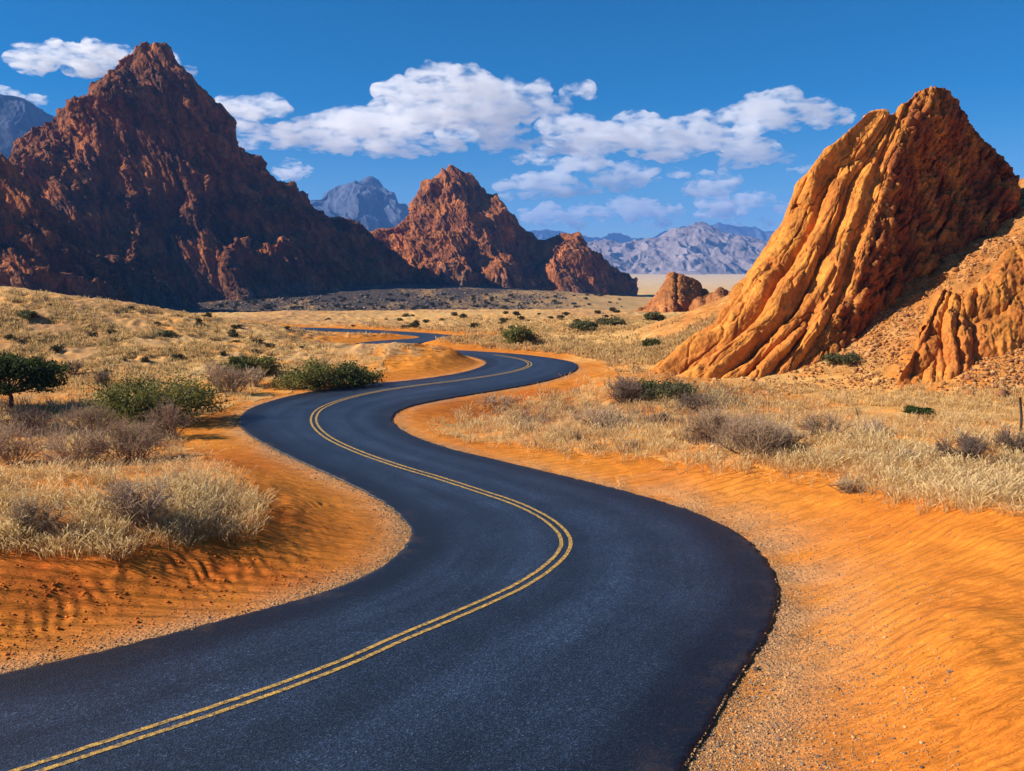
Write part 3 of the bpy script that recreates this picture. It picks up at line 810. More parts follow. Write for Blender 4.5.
# ------------------------------------------------------------------ plants: materials
def plant_mat(name, rough=0.8, trans=0.25):
    M = Mat(name, rough, 0.15)
    t = M.attr("tint").outputs["Color"]
    M.color(t)
    if trans:
        tr = M.new("BsdfTranslucent"); M.link(t, tr.inputs["Color"])
        mx = M.new("MixShader"); mx.inputs[0].default_value = trans
        M.link(M.b.outputs[0], mx.inputs[1]); M.link(tr.outputs[0], mx.inputs[2])
        M.link(mx.outputs[0], M.n["Material Output"].inputs["Surface"])
    return M.m
MAT_GRASS = plant_mat("dry_grass_blades", 0.8, 0.5)
MAT_LEAF = plant_mat("small_leaves", 0.7, 0.4)
MAT_TWIG = plant_mat("bare_twigs", 0.9, 0.0)

def blades(base, n_per, hgt, spread, width, c_lo, c_hi, tip, lean=0.5, seed=0, head=0.45):
    """base: (k,3) tuft feet; returns vertices, quads, colours of bent two-step blades"""
    g = np.random.default_rng(seed)
    k = len(base)
    B = np.repeat(base, n_per, 0)
    n = len(B)
    tuft_h = np.repeat(hgt * g.uniform(0.35, 1.35, k), n_per)
    ang = g.uniform(0, 2 * np.pi, n); rad = spread * np.sqrt(g.uniform(0, 1, n))
    B = B + np.stack([np.cos(ang) * rad, np.sin(ang) * rad, np.zeros(n)], 1)
    B[:, 2] = ground_z(B[:, 0], B[:, 1]) - 0.03
    a2 = ang + g.normal(0, 0.7, n)
    h = tuft_h * g.uniform(0.5, 1.15, n)
    ln = lean * h * g.uniform(0.2, 1.2, n)
    dx, dy = np.cos(a2) * ln, np.sin(a2) * ln
    wa = g.uniform(0, np.pi, n); w = width * g.uniform(0.6, 1.4, n)
    wx, wy = np.cos(wa) * w / 2, np.sin(wa) * w / 2
    z0 = np.zeros(n)
    mid_ = B + np.stack([dx * .35, dy * .35, h * .6], 1); top = B + np.stack([dx, dy, h], 1)
    off = np.stack([wx, wy, z0], 1)
    V = np.stack([B - off, B + off, mid_ - off * .9, mid_ + off * .9, top - off * head, top + off * head], 1).reshape(-1, 3)
    i = np.arange(n)[:, None] * 6
    F = np.concatenate([i + np.array([[0, 1, 3, 2]]), i + np.array([[2, 3, 5, 4]])])
    t = np.repeat(g.uniform(0, 1, k), n_per)[:, None] * 0.65 + g.uniform(0, 0.35, n)[:, None]
    c = np.array(c_lo) * (1 - t) + np.array(c_hi) * t
    ct = c * 0.45 + np.array(tip) * 0.55
    C = np.stack([c * .9, c * .9, c, c, ct, ct], 1).reshape(-1, 3)
    return V, F, C

def scatter_px(poly, n, seed, clump=None, thr=-0.1, dmin=0.9):
    """points spread over a traced outline, dropped onto the ground, kept off the road"""
    g = np.random.default_rng(seed)
    P = np.array(poly, float)
    x = g.uniform(P[:, 0].min(), P[:, 0].max(), n * 3); y = g.uniform(P[:, 1].min(), P[:, 1].max(), n * 3)
    jx_ = g.normal(0, 12, len(x)); ok = pip(x + jx_, y + g.normal(0, 7, len(y)), poly); x, y = x[ok][:n], y[ok][:n]
    Q, d = hit(x, y)
    Q = Q[d]
    if clump:
        v = fbm(Q[:, 0] / clump, Q[:, 1] / clump, seed * 1.7, 3)
        Q = Q[v + g.uniform(-.35, .35, len(Q)) > thr]
    rd = bil(GD, Q[:, 0], Q[:, 1])
    return Q[rd > dmin]

# tall pale grass on the two banks, shorter and sparser grass behind
def grass_object(parts, label):
    V, F, C, k = [], [], [], 0
    for v, f, c in parts:
        V.append(v); F.append(f + k); C.append(c); k += len(v)
    o = mesh_np("dry_grass", np.vstack(V), np.vstack(F), MAT_GRASS, color=np.vstack(C))
    return tag(o, label, "grass", kind="stuff")
LO, HI, TIP = (0.52, 0.32, 0.11), (0.84, 0.59, 0.24), (0.93, 0.77, 0.46)
GREY, GREYH = (0.20, 0.145, 0.10), (0.36, 0.27, 0.18)
near_pts = scatter_px(GRASS_NEAR, 2500, 1, 1.6, -0.02, 1.2)
near_pts2 = scatter_px([(95, 480), (150, 470), (215, 480), (240, 510), (180, 530), (110, 535)], 110, 2, 2.0, -0.1, 1.2)
grass_object([blades(near_pts, 17, 0.46, 0.34, 0.015, LO, HI, TIP, 0.95, 1, 1.7),
              blades(near_pts2, 14, 0.7, 0.22, 0.018, GREY, GREYH, GREYH, 0.6, 2)], "tall pale dry grass on the sandy bank left of the road")
right_pts = scatter_px(GRASS_RIGHT, 6500, 3, 4.0, -0.22, 1.2)
right_pts2 = scatter_px([(450, 425), (560, 400), (620, 385), (760, 400), (800, 450), (700, 455), (560, 440)], 1700, 4, 5.0, 0.0, 1.2)
grass_object([blades(right_pts, 11, 0.52, 0.3, 0.022, LO, HI, TIP, 0.85, 3, 1.7),
              blades(right_pts2, 10, 0.6, 0.3, 0.03, GREY, GREYH, (0.45, 0.35, 0.24), 0.6, 4)], "tall pale dry grass on the flat right of the road")
mid_pts = scatter_px(GRASS_MID, 2600, 5, 6.0, -0.1, 2.0)
mid_g = scatter_px([(-60, 400), (80, 405), (180, 430), (150, 446), (-60, 452)], 900, 6, 5.0, -0.2, 2.0)
grass_object([blades(mid_pts, 9, 0.5, 0.35, 0.04, LO, HI, TIP, 0.5, 5), blades(mid_g, 12, 0.6, 0.4, 0.034, GREY, GREYH, (0.4, 0.31, 0.22), 0.6, 6)],
             "mixed straw and grey grass among the shrubs left of the road")
hill_pts = scatter_px([(-60, 285), (0, 292), (100, 302), (200, 317), (330, 331), (330, 350), (220, 368), (100, 385), (-60, 395)], 10000, 7, 5.0, 0.0, 3.0)
far_pts = scatter_px([(330, 335), (420, 322), (600, 318), (720, 316), (700, 345), (640, 372), (590, 360), (520, 347), (440, 336)], 7000, 8, 14.0, -0.2, 3.0)
toe_pts = scatter_px([(640, 384), (760, 388), (900, 395), (1060, 395), (1060, 408), (760, 406), (660, 392)], 1500, 9, 5.0, -0.2, 2.0)
rub_pts = scatter_px([(720, 386), (860, 330), (930, 262), (1060, 180), (1060, 400), (880, 396)], 1100, 11, 5.0, 0.1, 2.0)
grass_object([blades(hill_pts, 7, 0.36, 0.3, 0.07, (0.22, 0.13, 0.05), HI, (0.66, 0.48, 0.23), 0.6, 7), blades(far_pts, 7, 0.4, 0.45, 0.12, (0.34, 0.21, 0.085), HI, (0.68, 0.5, 0.25), 0.6, 8),
              blades(toe_pts, 8, 0.34, 0.3, 0.05, LO, HI, TIP, 0.6, 9), blades(rub_pts, 7, 0.3, 0.25, 0.05, (0.3, 0.17, 0.06), (0.48, 0.3, 0.12), (0.5, 0.34, 0.15), 0.6, 10)],
             "short tufts of dry grass over the hill, the valley floor and the rubble slope")

# ------------------------------------------------------------------ stones
ico_v = []
phi = (1 + 5 ** .5) / 2
for a, b in ((1, phi), (-1, phi), (1, -phi), (-1, -phi)):
    ico_v += [(0, a, b), (a, b, 0), (b, 0, a)]
ico_v = np.array(ico_v) / np.linalg.norm(ico_v[0])
from itertools import combinations
ico_f = []
for i, j, k3 in combinations(range(12), 3):
    e = [np.linalg.norm(ico_v[p] - ico_v[q]) for p, q in ((i, j), (j, k3), (i, k3))]
    if max(e) < 1.1:
        n = np.cross(ico_v[j] - ico_v[i], ico_v[k3] - ico_v[i])
        ico_f.append((i, j, k3) if np.dot(n, ico_v[i]) > 0 else (i, k3, j))
ico_f = np.array(ico_f)

def stones(name, pts, size, colors, label, seed, flat=0.7, matname="stone"):
    g = np.random.default_rng(seed)
    n = len(pts)
    s = size * np.exp(g.normal(0, 0.45, n))
    V = ico_v[None] * (1 + g.uniform(-.28, .28, (n, 12, 1)))
    V = V * (s[:, None] * g.uniform(0.7, 1.3, (n, 3)) * np.array([1, 1, flat]))[:, None]
    a = g.uniform(0, 6.283, n); ca, sa = np.cos(a)[:, None], np.sin(a)[:, None]
    V = np.stack([V[..., 0] * ca - V[..., 1] * sa, V[..., 0] * sa + V[..., 1] * ca, V[..., 2]], -1)
    V = V + pts[:, None] + np.stack([0 * s, 0 * s, s * flat * 0.45], 1)[:, None]
    F = (ico_f[None] + np.arange(n)[:, None, None] * 12).reshape(-1, 3)
    cc = np.array(colors)[g.integers(0, len(colors), n)] * g.uniform(0.7, 1.3, (n, 1))
    o = mesh_np(name, V.reshape(-1, 3), F, MAT_TWIG, color=np.repeat(cc, 12, 0))
    return tag(o, label, name, kind="stuff")

g = np.random.default_rng(21)
def along(E, side, n, lam, i0, i1):
    """points spread off a road edge, thinning outward"""
    k = g.uniform(i0, i1, n)
    i = np.clip(k.astype(int), 0, len(E) - 2)
    p = E[i] + (E[i + 1] - E[i]) * (k - i)[:, None]
    t = (E[i + 1] - E[i]); t /= np.linalg.norm(t, axis=1)[:, None]
    nn = np.stack([-t[:, 1], t[:, 0]], 1) * side
    q = p + nn * (g.exponential(lam, n) - 0.12)[:, None]
    return q
qs = [along(L_E, 1, 26000, 0.5, 5, 150), along(L_E, 1, 4000, 0.35, 150, 260), along(R_E, -1, 9000, 0.3, 60, 260)]
gx = g.uniform(680, 960, 110000); gy = g.uniform(490, 800, 110000)
Pg, _ = hit(gx, gy)
rdg = bil(GD, Pg[:, 0], Pg[:, 1])
clv = fbm(Pg[:, 0] / 1.6, Pg[:, 1] / 1.6, 3.0, 3)
keep = (rdg > -0.05) & (g.uniform(0, 1, len(gx)) < 0.95 * np.exp(-(rdg / 2.1) ** 1.5) + 0.28 * np.exp(-(rdg / 4.2) ** 2) * (clv > 0.25))
qs.append(Pg[keep][:, :2])
q = np.vstack(qs)
rdq = road_dist(q[:, 0], q[:, 1])
q = q[(rdq > -0.12)]
zq = np.maximum(ground_z(q[:, 0], q[:, 1]), np.where(road_dist(q[:, 0], q[:, 1]) < 0.05, 0.0, -1))
stones("gravel", np.column_stack([q, zq]), 0.0105, [(0.52, 0.31, 0.13), (0.44, 0.25, 0.10), (0.24, 0.16, 0.10), (0.55, 0.34, 0.15), (0.12, 0.09, 0.075), (0.20, 0.14, 0.10)],
       "small grey and tan gravel along both shoulders of the road", 5)
cp = scatter_px([(-40, 545), (100, 560), (200, 540), (270, 530), (330, 560), (340, 585), (200, 622), (-40, 680)], 1500, 23, 1.5, 0.05, 0.9)
stones("clods", cp, 0.022, [(0.66, 0.19, 0.022), (0.55, 0.13, 0.015), (0.42, 0.09, 0.012)], "crumbled clods of orange sand on the near left bank", 24, 0.6)
sp = scatter_px([(680, 384), (760, 376), (830, 345), (870, 315), (930, 262), (1060, 180), (1060, 398), (900, 392), (760, 394)], 9000, 12, 4.0, -0.3, 2.0)
stones("rubble", sp, 0.085, [(0.36, 0.15, 0.05), (0.45, 0.2, 0.06), (0.24, 0.1, 0.045), (0.5, 0.26, 0.1)], "loose rubble scattered over the slope under the huge orange rock", 6)
sp = scatter_px([(250, 300), (420, 292), (520, 290), (580, 296), (550, 308), (420, 317), (180, 318), (180, 302)], 3600, 13, 40.0, -0.3, 2.0)
sp = sp[sp[:, 1] > 380]
stones("rubble", sp, 0.5, [(0.15, 0.115, 0.09), (0.2, 0.15, 0.11), (0.11, 0.085, 0.07)], "dark boulders strewn at the foot of the far mountains", 7)

# ------------------------------------------------------------------ shrubs, bushes and trees
def tube(p, r, n=5):
    p = np.asarray(p, float); r = np.asarray(r, float)
    t = np.gradient(p, axis=0); t /= np.linalg.norm(t, axis=1)[:, None] + 1e-9
    a = np.cross(t, [0.31, 0.93, 0.17]); a /= np.linalg.norm(a, axis=1)[:, None] + 1e-9
    b = np.cross(t, a)
    th = np.linspace(0, 2 * np.pi, n, endpoint=False)
    V = p[:, None] + r[:, None, None] * (a[:, None] * np.cos(th)[None, :, None] + b[:, None] * np.sin(th)[None, :, None])
    k = len(p)
    i = np.arange(k - 1)[:, None] * n; j = np.arange(n)[None]; j2 = (np.arange(n)[None] + 1) % n
    F = np.stack([i + j, i + j2, i + n + j2, i + n + j], -1).reshape(-1, 4)
    return V.reshape(-1, 3), F
def join(parts):
    V, F, k = [], [], 0
    for v, f in parts:
        V.append(v); F.append(f + k); k += len(v)
    return np.vstack(V), np.vstack(F)
def tinted(V, c, g, s=0.2, per=1):
    n = len(V) // per
    return np.repeat(np.array(c) * g.uniform(1 - s, 1 + s, (n, 1)), per, 0)[:len(V)] if len(V) % per == 0 else np.array(c) * np.ones((len(V), 1))

def dry_shrub(w, h, seed, color, dens=1.0, rad=0.014):
    """bare twiggy shrub: stems from the foot, forked twigs; returns (stems, twigs)"""
    g = np.random.default_rng(seed)
    st, tw = [], []
    for s in range(int(16 * dens) + 4):
        a = g.uniform(0, 6.283); e = g.uniform(0.15, 1.0)
        tip = np.array([math.cos(a) * w / 2 * e, math.sin(a) * w / 2 * e, h * (1.05 - 0.55 * e * e) * g.uniform(0.75, 1.1)])
        foot = np.array([math.cos(a), math.sin(a), 0]) * 0.06 * w
        foot[2] = -0.15
        m = foot * 0.5 + tip * 0.5 + g.normal(0, 0.05, 3) * w + np.array([0, 0, 0.12 * h])
        pts = catmull([foot, m, tip], 4)
        st.append(tube(pts, np.linspace(rad * 2.0, rad * 0.7, len(pts)), 4))
        for k in range(int(11 * dens)):
            t = g.uniform(0.3, 1.0); p = pts[min(int(t * (len(pts) - 1)), len(pts) - 1)]
            d = (tip - foot) / np.linalg.norm(tip - foot) * 0.5 + g.normal(0, 0.6, 3) + np.array([0, 0, 0.45])
            d /= np.linalg.norm(d); L = g.uniform(0.16, 0.4) * min(w, 2.2 * h) * 0.62
            q = p + d * L
            if q[2] < 0.03: q[2] = 0.05
            tw.append(tube([p, (p + q) / 2 + g.normal(0, .04, 3) * L, q], [rad, rad * .8, rad * .45], 3))
            for kk in range(3):
                d2 = d + g.normal(0, 0.6, 3); d2 /= np.linalg.norm(d2)
                p2 = p + (q - p) * g.uniform(.35, .95); q2 = p2 + d2 * L * g.uniform(.3, .6)
                tw.append(tube([p2, q2], [rad * .7, rad * .4], 3))
    return join(st), join(tw)

def leaf_lobes(lobes, n, size, g, up=0.3):
    """leaf triangles spread through a set of flattened lobes"""
    lobes = np.array(lobes, float)           # cx cy cz rx ry rz
    vol = (lobes[:, 3] * lobes[:, 4] * lobes[:, 5]) ** 0.75
    li = g.choice(len(lobes), n, p=vol / vol.sum())
    d = g.normal(size=(n, 3)); d /= np.linalg.norm(d, axis=1)[:, None]
    r = g.uniform(0, 1, n) ** 0.45
    r *= 1 + 0.22 * g.normal(size=n)
    c = lobes[li, :3] + d * lobes[li, 3:] * r[:, None]
    a = g.normal(size=(n, 3)); a /= np.linalg.norm(a, axis=1)[:, None]
    b = np.cross(a, g.normal(size=(n, 3))); b /= np.linalg.norm(b, axis=1)[:, None]
    s = size * g.uniform(0.6, 1.5, (n, 1))
    V = np.stack([c - a * s * .5, c + b * s * .32, c + a * s * .6, c - b * s * .32], 1).reshape(-1, 3)
    F = np.arange(n * 4).reshape(-1, 4)
    lobe_t = g.uniform(0.72, 1.28, len(lobes))
    return V, F, lobe_t[li]

def green_bush(w, h, seed, c_lo, c_hi, n=5200, leaf=0.16, flat=1.0):
    g = np.random.default_rng(seed)
    lobes, st = [], []
    nl = 34
    for k in range(nl):
        a = g.uniform(0, 6.283); e = math.sqrt(g.uniform(0, 1)) * 0.82
        z = h * (0.12 + 0.68 * g.uniform(0.0, 1.0) * (1 - 0.6 * e * e))
        rr = w * g.uniform(0.09, 0.17)
        c = (math.cos(a) * e * w / 2, math.sin(a) * e * w / 2, z)
        lobes.append((*c, rr * 1.25, rr * 1.25, rr * 0.8 * flat * min(1.0, 2.6 * h / w)))
        mpt = np.array([c[0] * .45, c[1] * .45, z * .6])
        st.append(tube(catmull([(c[0] * .05, c[1] * .05, -.2), mpt, c], 3), np.linspace(0.012 * w, 0.004 * w, 7), 4))
    V, F, t = leaf_lobes(lobes, n, leaf, g)
    u = np.clip(g.uniform(0, 1, n) * 0.7 + (t - 0.72) * 0.55, 0, 1)[:, None]
    C = np.repeat(np.array(c_lo) * (1 - u) + np.array(c_hi) * u, 4, 0)
    # twigs poking through the leaves
    tw = []
    for k in range(60):
        l = lobes[g.integers(nl)]
        p = np.array(l[:3]); d = g.normal(size=3); d[2] = abs(d[2]) * .8; d /= np.linalg.norm(d)
        tw.append(tube([p, p + d * np.array(l[3:]) * 1.5], [0.004 * w, 0.002 * w], 3))
    return (V, F, C), join(st + tw)

def place(px, py):
    P, _ = hit(px, py)
    return P[0]
def m_per_px(P): return (P[1] * CP - (P[2] - CAM_Z) * SP) / F_PX

GREEN_LO, GREEN_HI = (0.085, 0.088, 0.022), (0.27, 0.255, 0.065)
DK_LO, DK_HI = (0.05, 0.06, 0.016), (0.16, 0.17, 0.045)
OL_LO, OL_HI = (0.07, 0.075, 0.03), (0.2, 0.19, 0.08)
BUSHES = [  # px, foot py, width px, height px, colours, leaves, label
 (160, 418, 132, 50, GREEN_LO, GREEN_HI, 14000, "largest wide green bush, left of the road's near left bend"),
 (236, 374, 36, 20, DK_LO, DK_HI, 2600, "dark green bush at the left end of the row above the left bend"),
 (262, 373, 44, 22, GREEN_LO, GREEN_HI, 2600, "mid green bush second from left in the row above the left bend"),
 (312, 389, 76, 31, GREEN_LO, GREEN_HI, 5200, "broad light green bush close beside the road above the left bend"),
 (356, 386, 56, 28, DK_LO, DK_HI, 4200, "dark green bush at the right end of the row, by the orange bank"),
 (520, 344, 38, 19, GREEN_LO, GREEN_HI, 3000, "lone round green bush on the pale plain beyond the far bend"),
 (584, 329, 30, 9, OL_LO, OL_HI, 1500, "low olive bush, left one of the pair on the pale plain before the small outcrop"),
 (612, 326, 34, 9, OL_LO, OL_HI, 1500, "low olive bush, right one of the pair on the pale plain before the small outcrop"),
 (655, 320, 22, 9, OL_LO, OL_HI, 1200, "olive bush growing at the foot of the small pointed outcrop"),
 (652, 346, 20, 8, DK_LO, DK_HI, 1200, "small dark bush on the orange patch of the pale grass slope"),
 (842, 362, 34, 11, OL_LO, OL_HI, 1600, "grey-green bush on the rubble slope at the huge rock's foot"),
 (874, 311, 16, 9, OL_LO, OL_HI, 900, "small grey-green bush high on the rubble slope against the huge rock's flank"),
 (664, 396, 62, 19, OL_LO, OL_HI, 3000, "low olive bush on the crest right of the far bend"),
 (28, 318, 22, 8, OL_LO, OL_HI, 900, "small olive bush high on the grassy hill at far left"),
 (166, 338, 22, 8, OL_LO, OL_HI, 900, "small olive bush halfway along the grassy hill"),
]
for i, (bx, by, w, h, lo, hi, n, label) in enumerate(BUSHES):
    P = place(bx, by); s = m_per_px(P)
    W, H = w * s, h * s
    (V, F, C), (SV, SF) = green_bush(W, H, 100 + i, lo, hi, n, max(0.09, 2.1 * s), 1.0)
    t = thing("bush", P, label, "bush", "green bushes of the valley")
    f = mesh_np("foliage", V, F, MAT_LEAF, color=C); f.parent = t
    st = mesh_np("stems", SV, SF, MAT_TWIG, color=np.tile((0.10, 0.07, 0.05), (len(SV), 1))); st.parent = t

# umbrella thorn trees
def thorn_tree(P, W, H, seed, lo, hi, n, leaf, label, lean=0.0, bare=False, nl=26, tr=0.02):
    g = np.random.default_rng(seed)
    t = thing("thorn_tree", P, label, "tree", None)
    fork = np.array([lean * W * .1, 0, H * 0.34])
    tv = tube(catmull([(0, 0, -.3), (0.03 * W, 0.02 * W, H * .16), fork], 4), np.linspace(tr * W * 1.25, tr * W * .8, 9), 7)
    o = mesh_np("trunk", tv[0], tv[1], MAT_TWIG, color=np.tile((0.075, 0.055, 0.045), (len(tv[0]), 1)), smooth=True); o.parent = t
    lobes, br = [], []
    for k in range(nl):
        a = g.uniform(0, 6.283); e = math.sqrt(g.uniform(0.03, 1)) * 0.86
        z = H * (0.88 - 0.42 * e * e + g.uniform(-.22, .05))
        c = np.array([math.cos(a) * e * W / 2 + lean * W * .12, math.sin(a) * e * W / 2, z])
        rr = W * g.uniform(0.08, 0.15)
        lobes.append((*c, rr * 1.3, rr * 1.3, rr * .5))
        br.append(tube(catmull([fork - np.array([0, 0, .05 * H]), fork * .5 + c * .5 + np.array([0, 0, -.06 * H]), c], 4), np.linspace(tr * W * .5, tr * W * .13, 9), 5))
        for q in range(3):
            d = g.normal(size=3) * np.array([1, 1, .35]); d /= np.linalg.norm(d)
            br.append(tube([c, c + d * rr * 1.4], [tr * W * .12, tr * W * .06], 3))
    bv = join(br)
    o = mesh_np("branches", bv[0], bv[1], MAT_TWIG, color=np.tile((0.085, 0.06, 0.045), (len(bv[0]), 1))); o.parent = t
    if not bare:
        V, F, u = leaf_lobes(lobes, n, leaf, g)
        u = np.clip(g.uniform(0, 1, n) * 0.6 + (u - .72) * .7, 0, 1)[:, None]
        o = mesh_np("crown", V, F, MAT_LEAF, color=np.repeat(np.array(lo) * (1 - u) + np.array(hi) * u, 4, 0)); o.parent = t
P = place(8, 409); s = m_per_px(P)
thorn_tree(P, 104 * s, 57 * s, 41, DK_LO, (0.07, 0.10, 0.022), 14000, 0.19, "dark green flat-topped thorn tree at the left edge among grey shrubs", 0.2, nl=34)
P = place(918, 419); s = m_per_px(P)
thorn_tree(P, 36 * s, 14.5 * s, 42, (0.03, 0.05, 0.012), (0.09, 0.13, 0.03), 2600, 0.11, "small flat green thorn tree standing in the pale grass on the right", 0.1, nl=14)
P = place(858, 424); s = m_per_px(P)
thorn_tree(P, 20 * s, 26 * s, 43, DK_LO, DK_HI, 10, 0.1, "little bare leafless tree among grey shrubs left of the small green tree", 0.0, bare=True, nl=9, tr=0.035)

# bare grey-brown shrubs
SHR = (0.27, 0.18, 0.11); SHR2 = (0.38, 0.265, 0.165); SHR3 = (0.14, 0.095, 0.07)
G_L = "bare grey shrubs left of the road"; G_R = "bare brown shrubs on the right of the road"
SHRUBS = [  # px, foot py, width px, height px, colour, density, label, group
 (14, 462, 84, 30, SHR2, 1.5, "wide bare grey shrub at the left edge, front of the shrub belt", G_L),
 (78, 466, 92, 30, SHR2, 1.6, "wide bare grey-brown shrub second from the left edge in the front belt", G_L),
 (128, 462, 84, 34, SHR, 1.6, "tallest bare grey shrub just above the red sand patch", G_L),
 (172, 438, 54, 32, SHR, 1.3, "bare grey shrub in front of the largest green bush's right half", G_L),
 (30, 434, 66, 22, SHR3, 1.2, "dark bare shrub under the thorn tree at the left edge", G_L),
 (92, 436, 62, 26, SHR, 1.2, "bare grey shrub below and left of the largest green bush", G_L),
 (104, 388, 32, 13, SHR3, 1.0, "dark bare shrub on the hillside between thorn tree and largest green bush", G_L),
 (72, 374, 28, 11, SHR, 0.9, "small bare shrub on the hillside above the thorn tree", G_L),
 (232, 394, 52, 20, SHR, 1.3, "bare grey shrub right of the largest green bush, nearest the bend", G_L),
 (216, 384, 40, 16, SHR2, 1.1, "pale bare shrub just behind the largest green bush's right end", G_L),
 (252, 386, 42, 15, SHR2, 1.1, "pale bare shrub under the row of green bushes", G_L),
 (42, 366, 22, 8, SHR, 0.8, "small bare shrub just over the thorn tree's crown on the hill", G_L),
 (140, 522, 80, 36, SHR2, 1.3, "dead grey twiggy shrub amid the tall grass of the near left bank", G_L),
 (36, 528, 62, 26, (0.4, 0.29, 0.16), 1.2, "straw coloured dead shrub on the crest of the near left bank", G_L),
 (624, 404, 58, 27, SHR3, 1.5, "dark bare shrub on the crest closest to the far bend", G_R),
 (694, 408, 50, 15, SHR3, 1.2, "dark low shrub right of the olive bush on the crest", G_R),
 (600, 428, 60, 20, SHR2, 1.2, "pale bare shrub inside the bend above the orange bank", G_R),
 (664, 421, 14, 9, SHR3, 1.0, "tiny dark shrub alone in the grass inside the bend", G_R),
 (712, 440, 74, 34, SHR, 1.5, "bare brown shrub at the left end of the big clump in the right grass", G_R),
 (748, 453, 92, 40, SHR, 1.7, "largest bare brown shrub of the clump in the right grass", G_R),
 (782, 448, 54, 24, SHR2, 1.2, "pale bare shrub at the right end of the big clump", G_R),
 (824, 438, 58, 26, SHR, 1.3, "bare brown shrub between the big clump and the bare little tree", G_R),
 (872, 436, 46, 18, SHR2, 1.1, "low pale shrub right of the bare little tree", G_R),
 (966, 462, 52, 30, SHR3, 1.6, "dark round shrub in the grass left of the leaning post", G_R),
 (1012, 452, 44, 26, SHR3, 1.4, "dark shrub at the right edge under the leaning post", G_R),
 (905, 462, 40, 14, SHR2, 1.0, "low pale shrub in the grass below the small green tree", G_R),
 (850, 492, 46, 15, (0.3, 0.22, 0.13), 1.0, "low straw-grey shrub at the edge of the right sand", G_R),
 (500, 408, 60, 14, SHR2, 1.0, "low pale shrub in the hollow inside the far bend", G_R),
]
for i, (bx, by, w, h, c, dn, label, grp) in enumerate(SHRUBS):
    P = place(bx, by); s = m_per_px(P)
    if grp == G_R: h *= 0.78
    (sv, sf), (tv, tf) = dry_shrub(w * s, h * s, 200 + i, c, dn, max(0.012, 0.24 * s))
    g = np.random.default_rng(300 + i)
    t = thing("dry_shrub", P, label, "shrub", grp)
    o = mesh_np("stems", sv, sf, MAT_TWIG, color=np.tile(np.array(c) * .8, (len(sv), 1))); o.parent = t
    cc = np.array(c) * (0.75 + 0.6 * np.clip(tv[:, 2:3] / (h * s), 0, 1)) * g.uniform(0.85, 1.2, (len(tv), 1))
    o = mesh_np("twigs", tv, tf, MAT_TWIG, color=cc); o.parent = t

# small scrub dotting the hill and the valley floor: a few shapes, copied
proto = []
for k in range(4):
    (V, F, C), (SV, SF) = green_bush(1.0, 0.5, 400 + k, (0.03, 0.032, 0.014), (0.10, 0.095, 0.04), 420, 0.10, 1.0)
    V2 = np.vstack([V, SV]); F2 = np.vstack([F, SF + len(V)])
    C2 = np.vstack([C, np.tile((0.08, 0.06, 0.045), (len(SV), 1))])
    proto.append(mesh_np("scrub_bush", V2, F2, MAT_LEAF, color=C2, link=False).data)
def scrub(pts, smin, smax, label, grp, seed, lift=0.0):
    g = np.random.default_rng(seed)
    for P in pts:
        o = bpy.data.objects.new("scrub_bush", proto[g.integers(4)])
        sc = g.uniform(smin, smax)
        o.location = P; o.rotation_euler = (0, 0, g.uniform(0, 6.28)); o.scale = (sc, sc, sc * g.uniform(.8, 1.3))
        COL.objects.link(o); tag(o, label, "bush", grp)
hp = scatter_px([(0, 296), (100, 306), (200, 320), (310, 334), (310, 348), (220, 362), (100, 378), (0, 350)], 26, 14, None, 0, 4)
scrub(hp, 0.5, 1.4, "small dark bush dotted over the dry grassy hill left of the road", "small bushes on the grassy hill", 15)
vp = scatter_px([(300, 326), (360, 320), (480, 318), (600, 312), (625, 306), (620, 322), (500, 334), (430, 330)], 50, 16, None, 0, 4)
scrub(vp, 0.8, 2.2, "small dark bush dotted over the pale valley floor beyond the bends", "small bushes on the valley floor", 17)
fp = scatter_px([(200, 312), (220, 303), (300, 300), (420, 294), (540, 294), (625, 298), (600, 306), (450, 317), (330, 321)], 290, 18, None, 0, 4)
fp = fp[fp[:, 1] > 330]
scrub(fp, 1.6, 5.2, "small dark bush in the shade at the foot of the far mountains", "small bushes at the mountains' foot", 19)

# the leaning post
P = place(1020, 434); s = m_per_px(P)
pv_ = tube([(0.05, 0, -.3), (0, 0, 18 * s), (-0.16, 0, 37 * s)], [0.075, 0.07, 0.055], 7)
capf = np.array([[14, 15, 16, 17], [14, 17, 18, 19], [14, 19, 20, 20]])
o = mesh_np("wooden_post", pv_[0], [pv_[1], np.array([[20, 19, 18, 17, 16, 15, 14]])], MAT_TWIG, color=np.tile((0.07, 0.05, 0.04), (len(pv_[0]), 1)))
o.location = P
tag(o, "thin dark wooden post leaning in the dry grass at the right edge", "post")

# ------------------------------------------------------------------ clouds: heaped blobs joined into one skin each, filled with bright vapour
def cloud_mat(name, dens):
    M = Mat(name); M.n.remove(M.b)
    v = M.new("VolumePrincipled")
    v.inputs["Color"].default_value = (1, 1, 1, 1); v.inputs["Density"].default_value = dens; v.inputs["Anisotropy"].default_value = 0.35
    P = M.pos((1, 1, 2.8), kind="obj")
    nz = M.noise(P, 0.0042 if dens > 0.012 else 0.0018, 9, 0.66, 0.3)
    rp = M.ramp(nz, [(0.455, (0, 0, 0)), (0.70, (1, 1, 1))])
    M.link(M.math('MULTIPLY', rp, dens), v.inputs["Density"])
    M.link(v.outputs[0], M.n["Material Output"].inputs["Volume"])
    return M.m
CM1, CM2 = cloud_mat("cloud_vapour", 0.017), cloud_mat("thin_cloud_vapour", 0.0095)

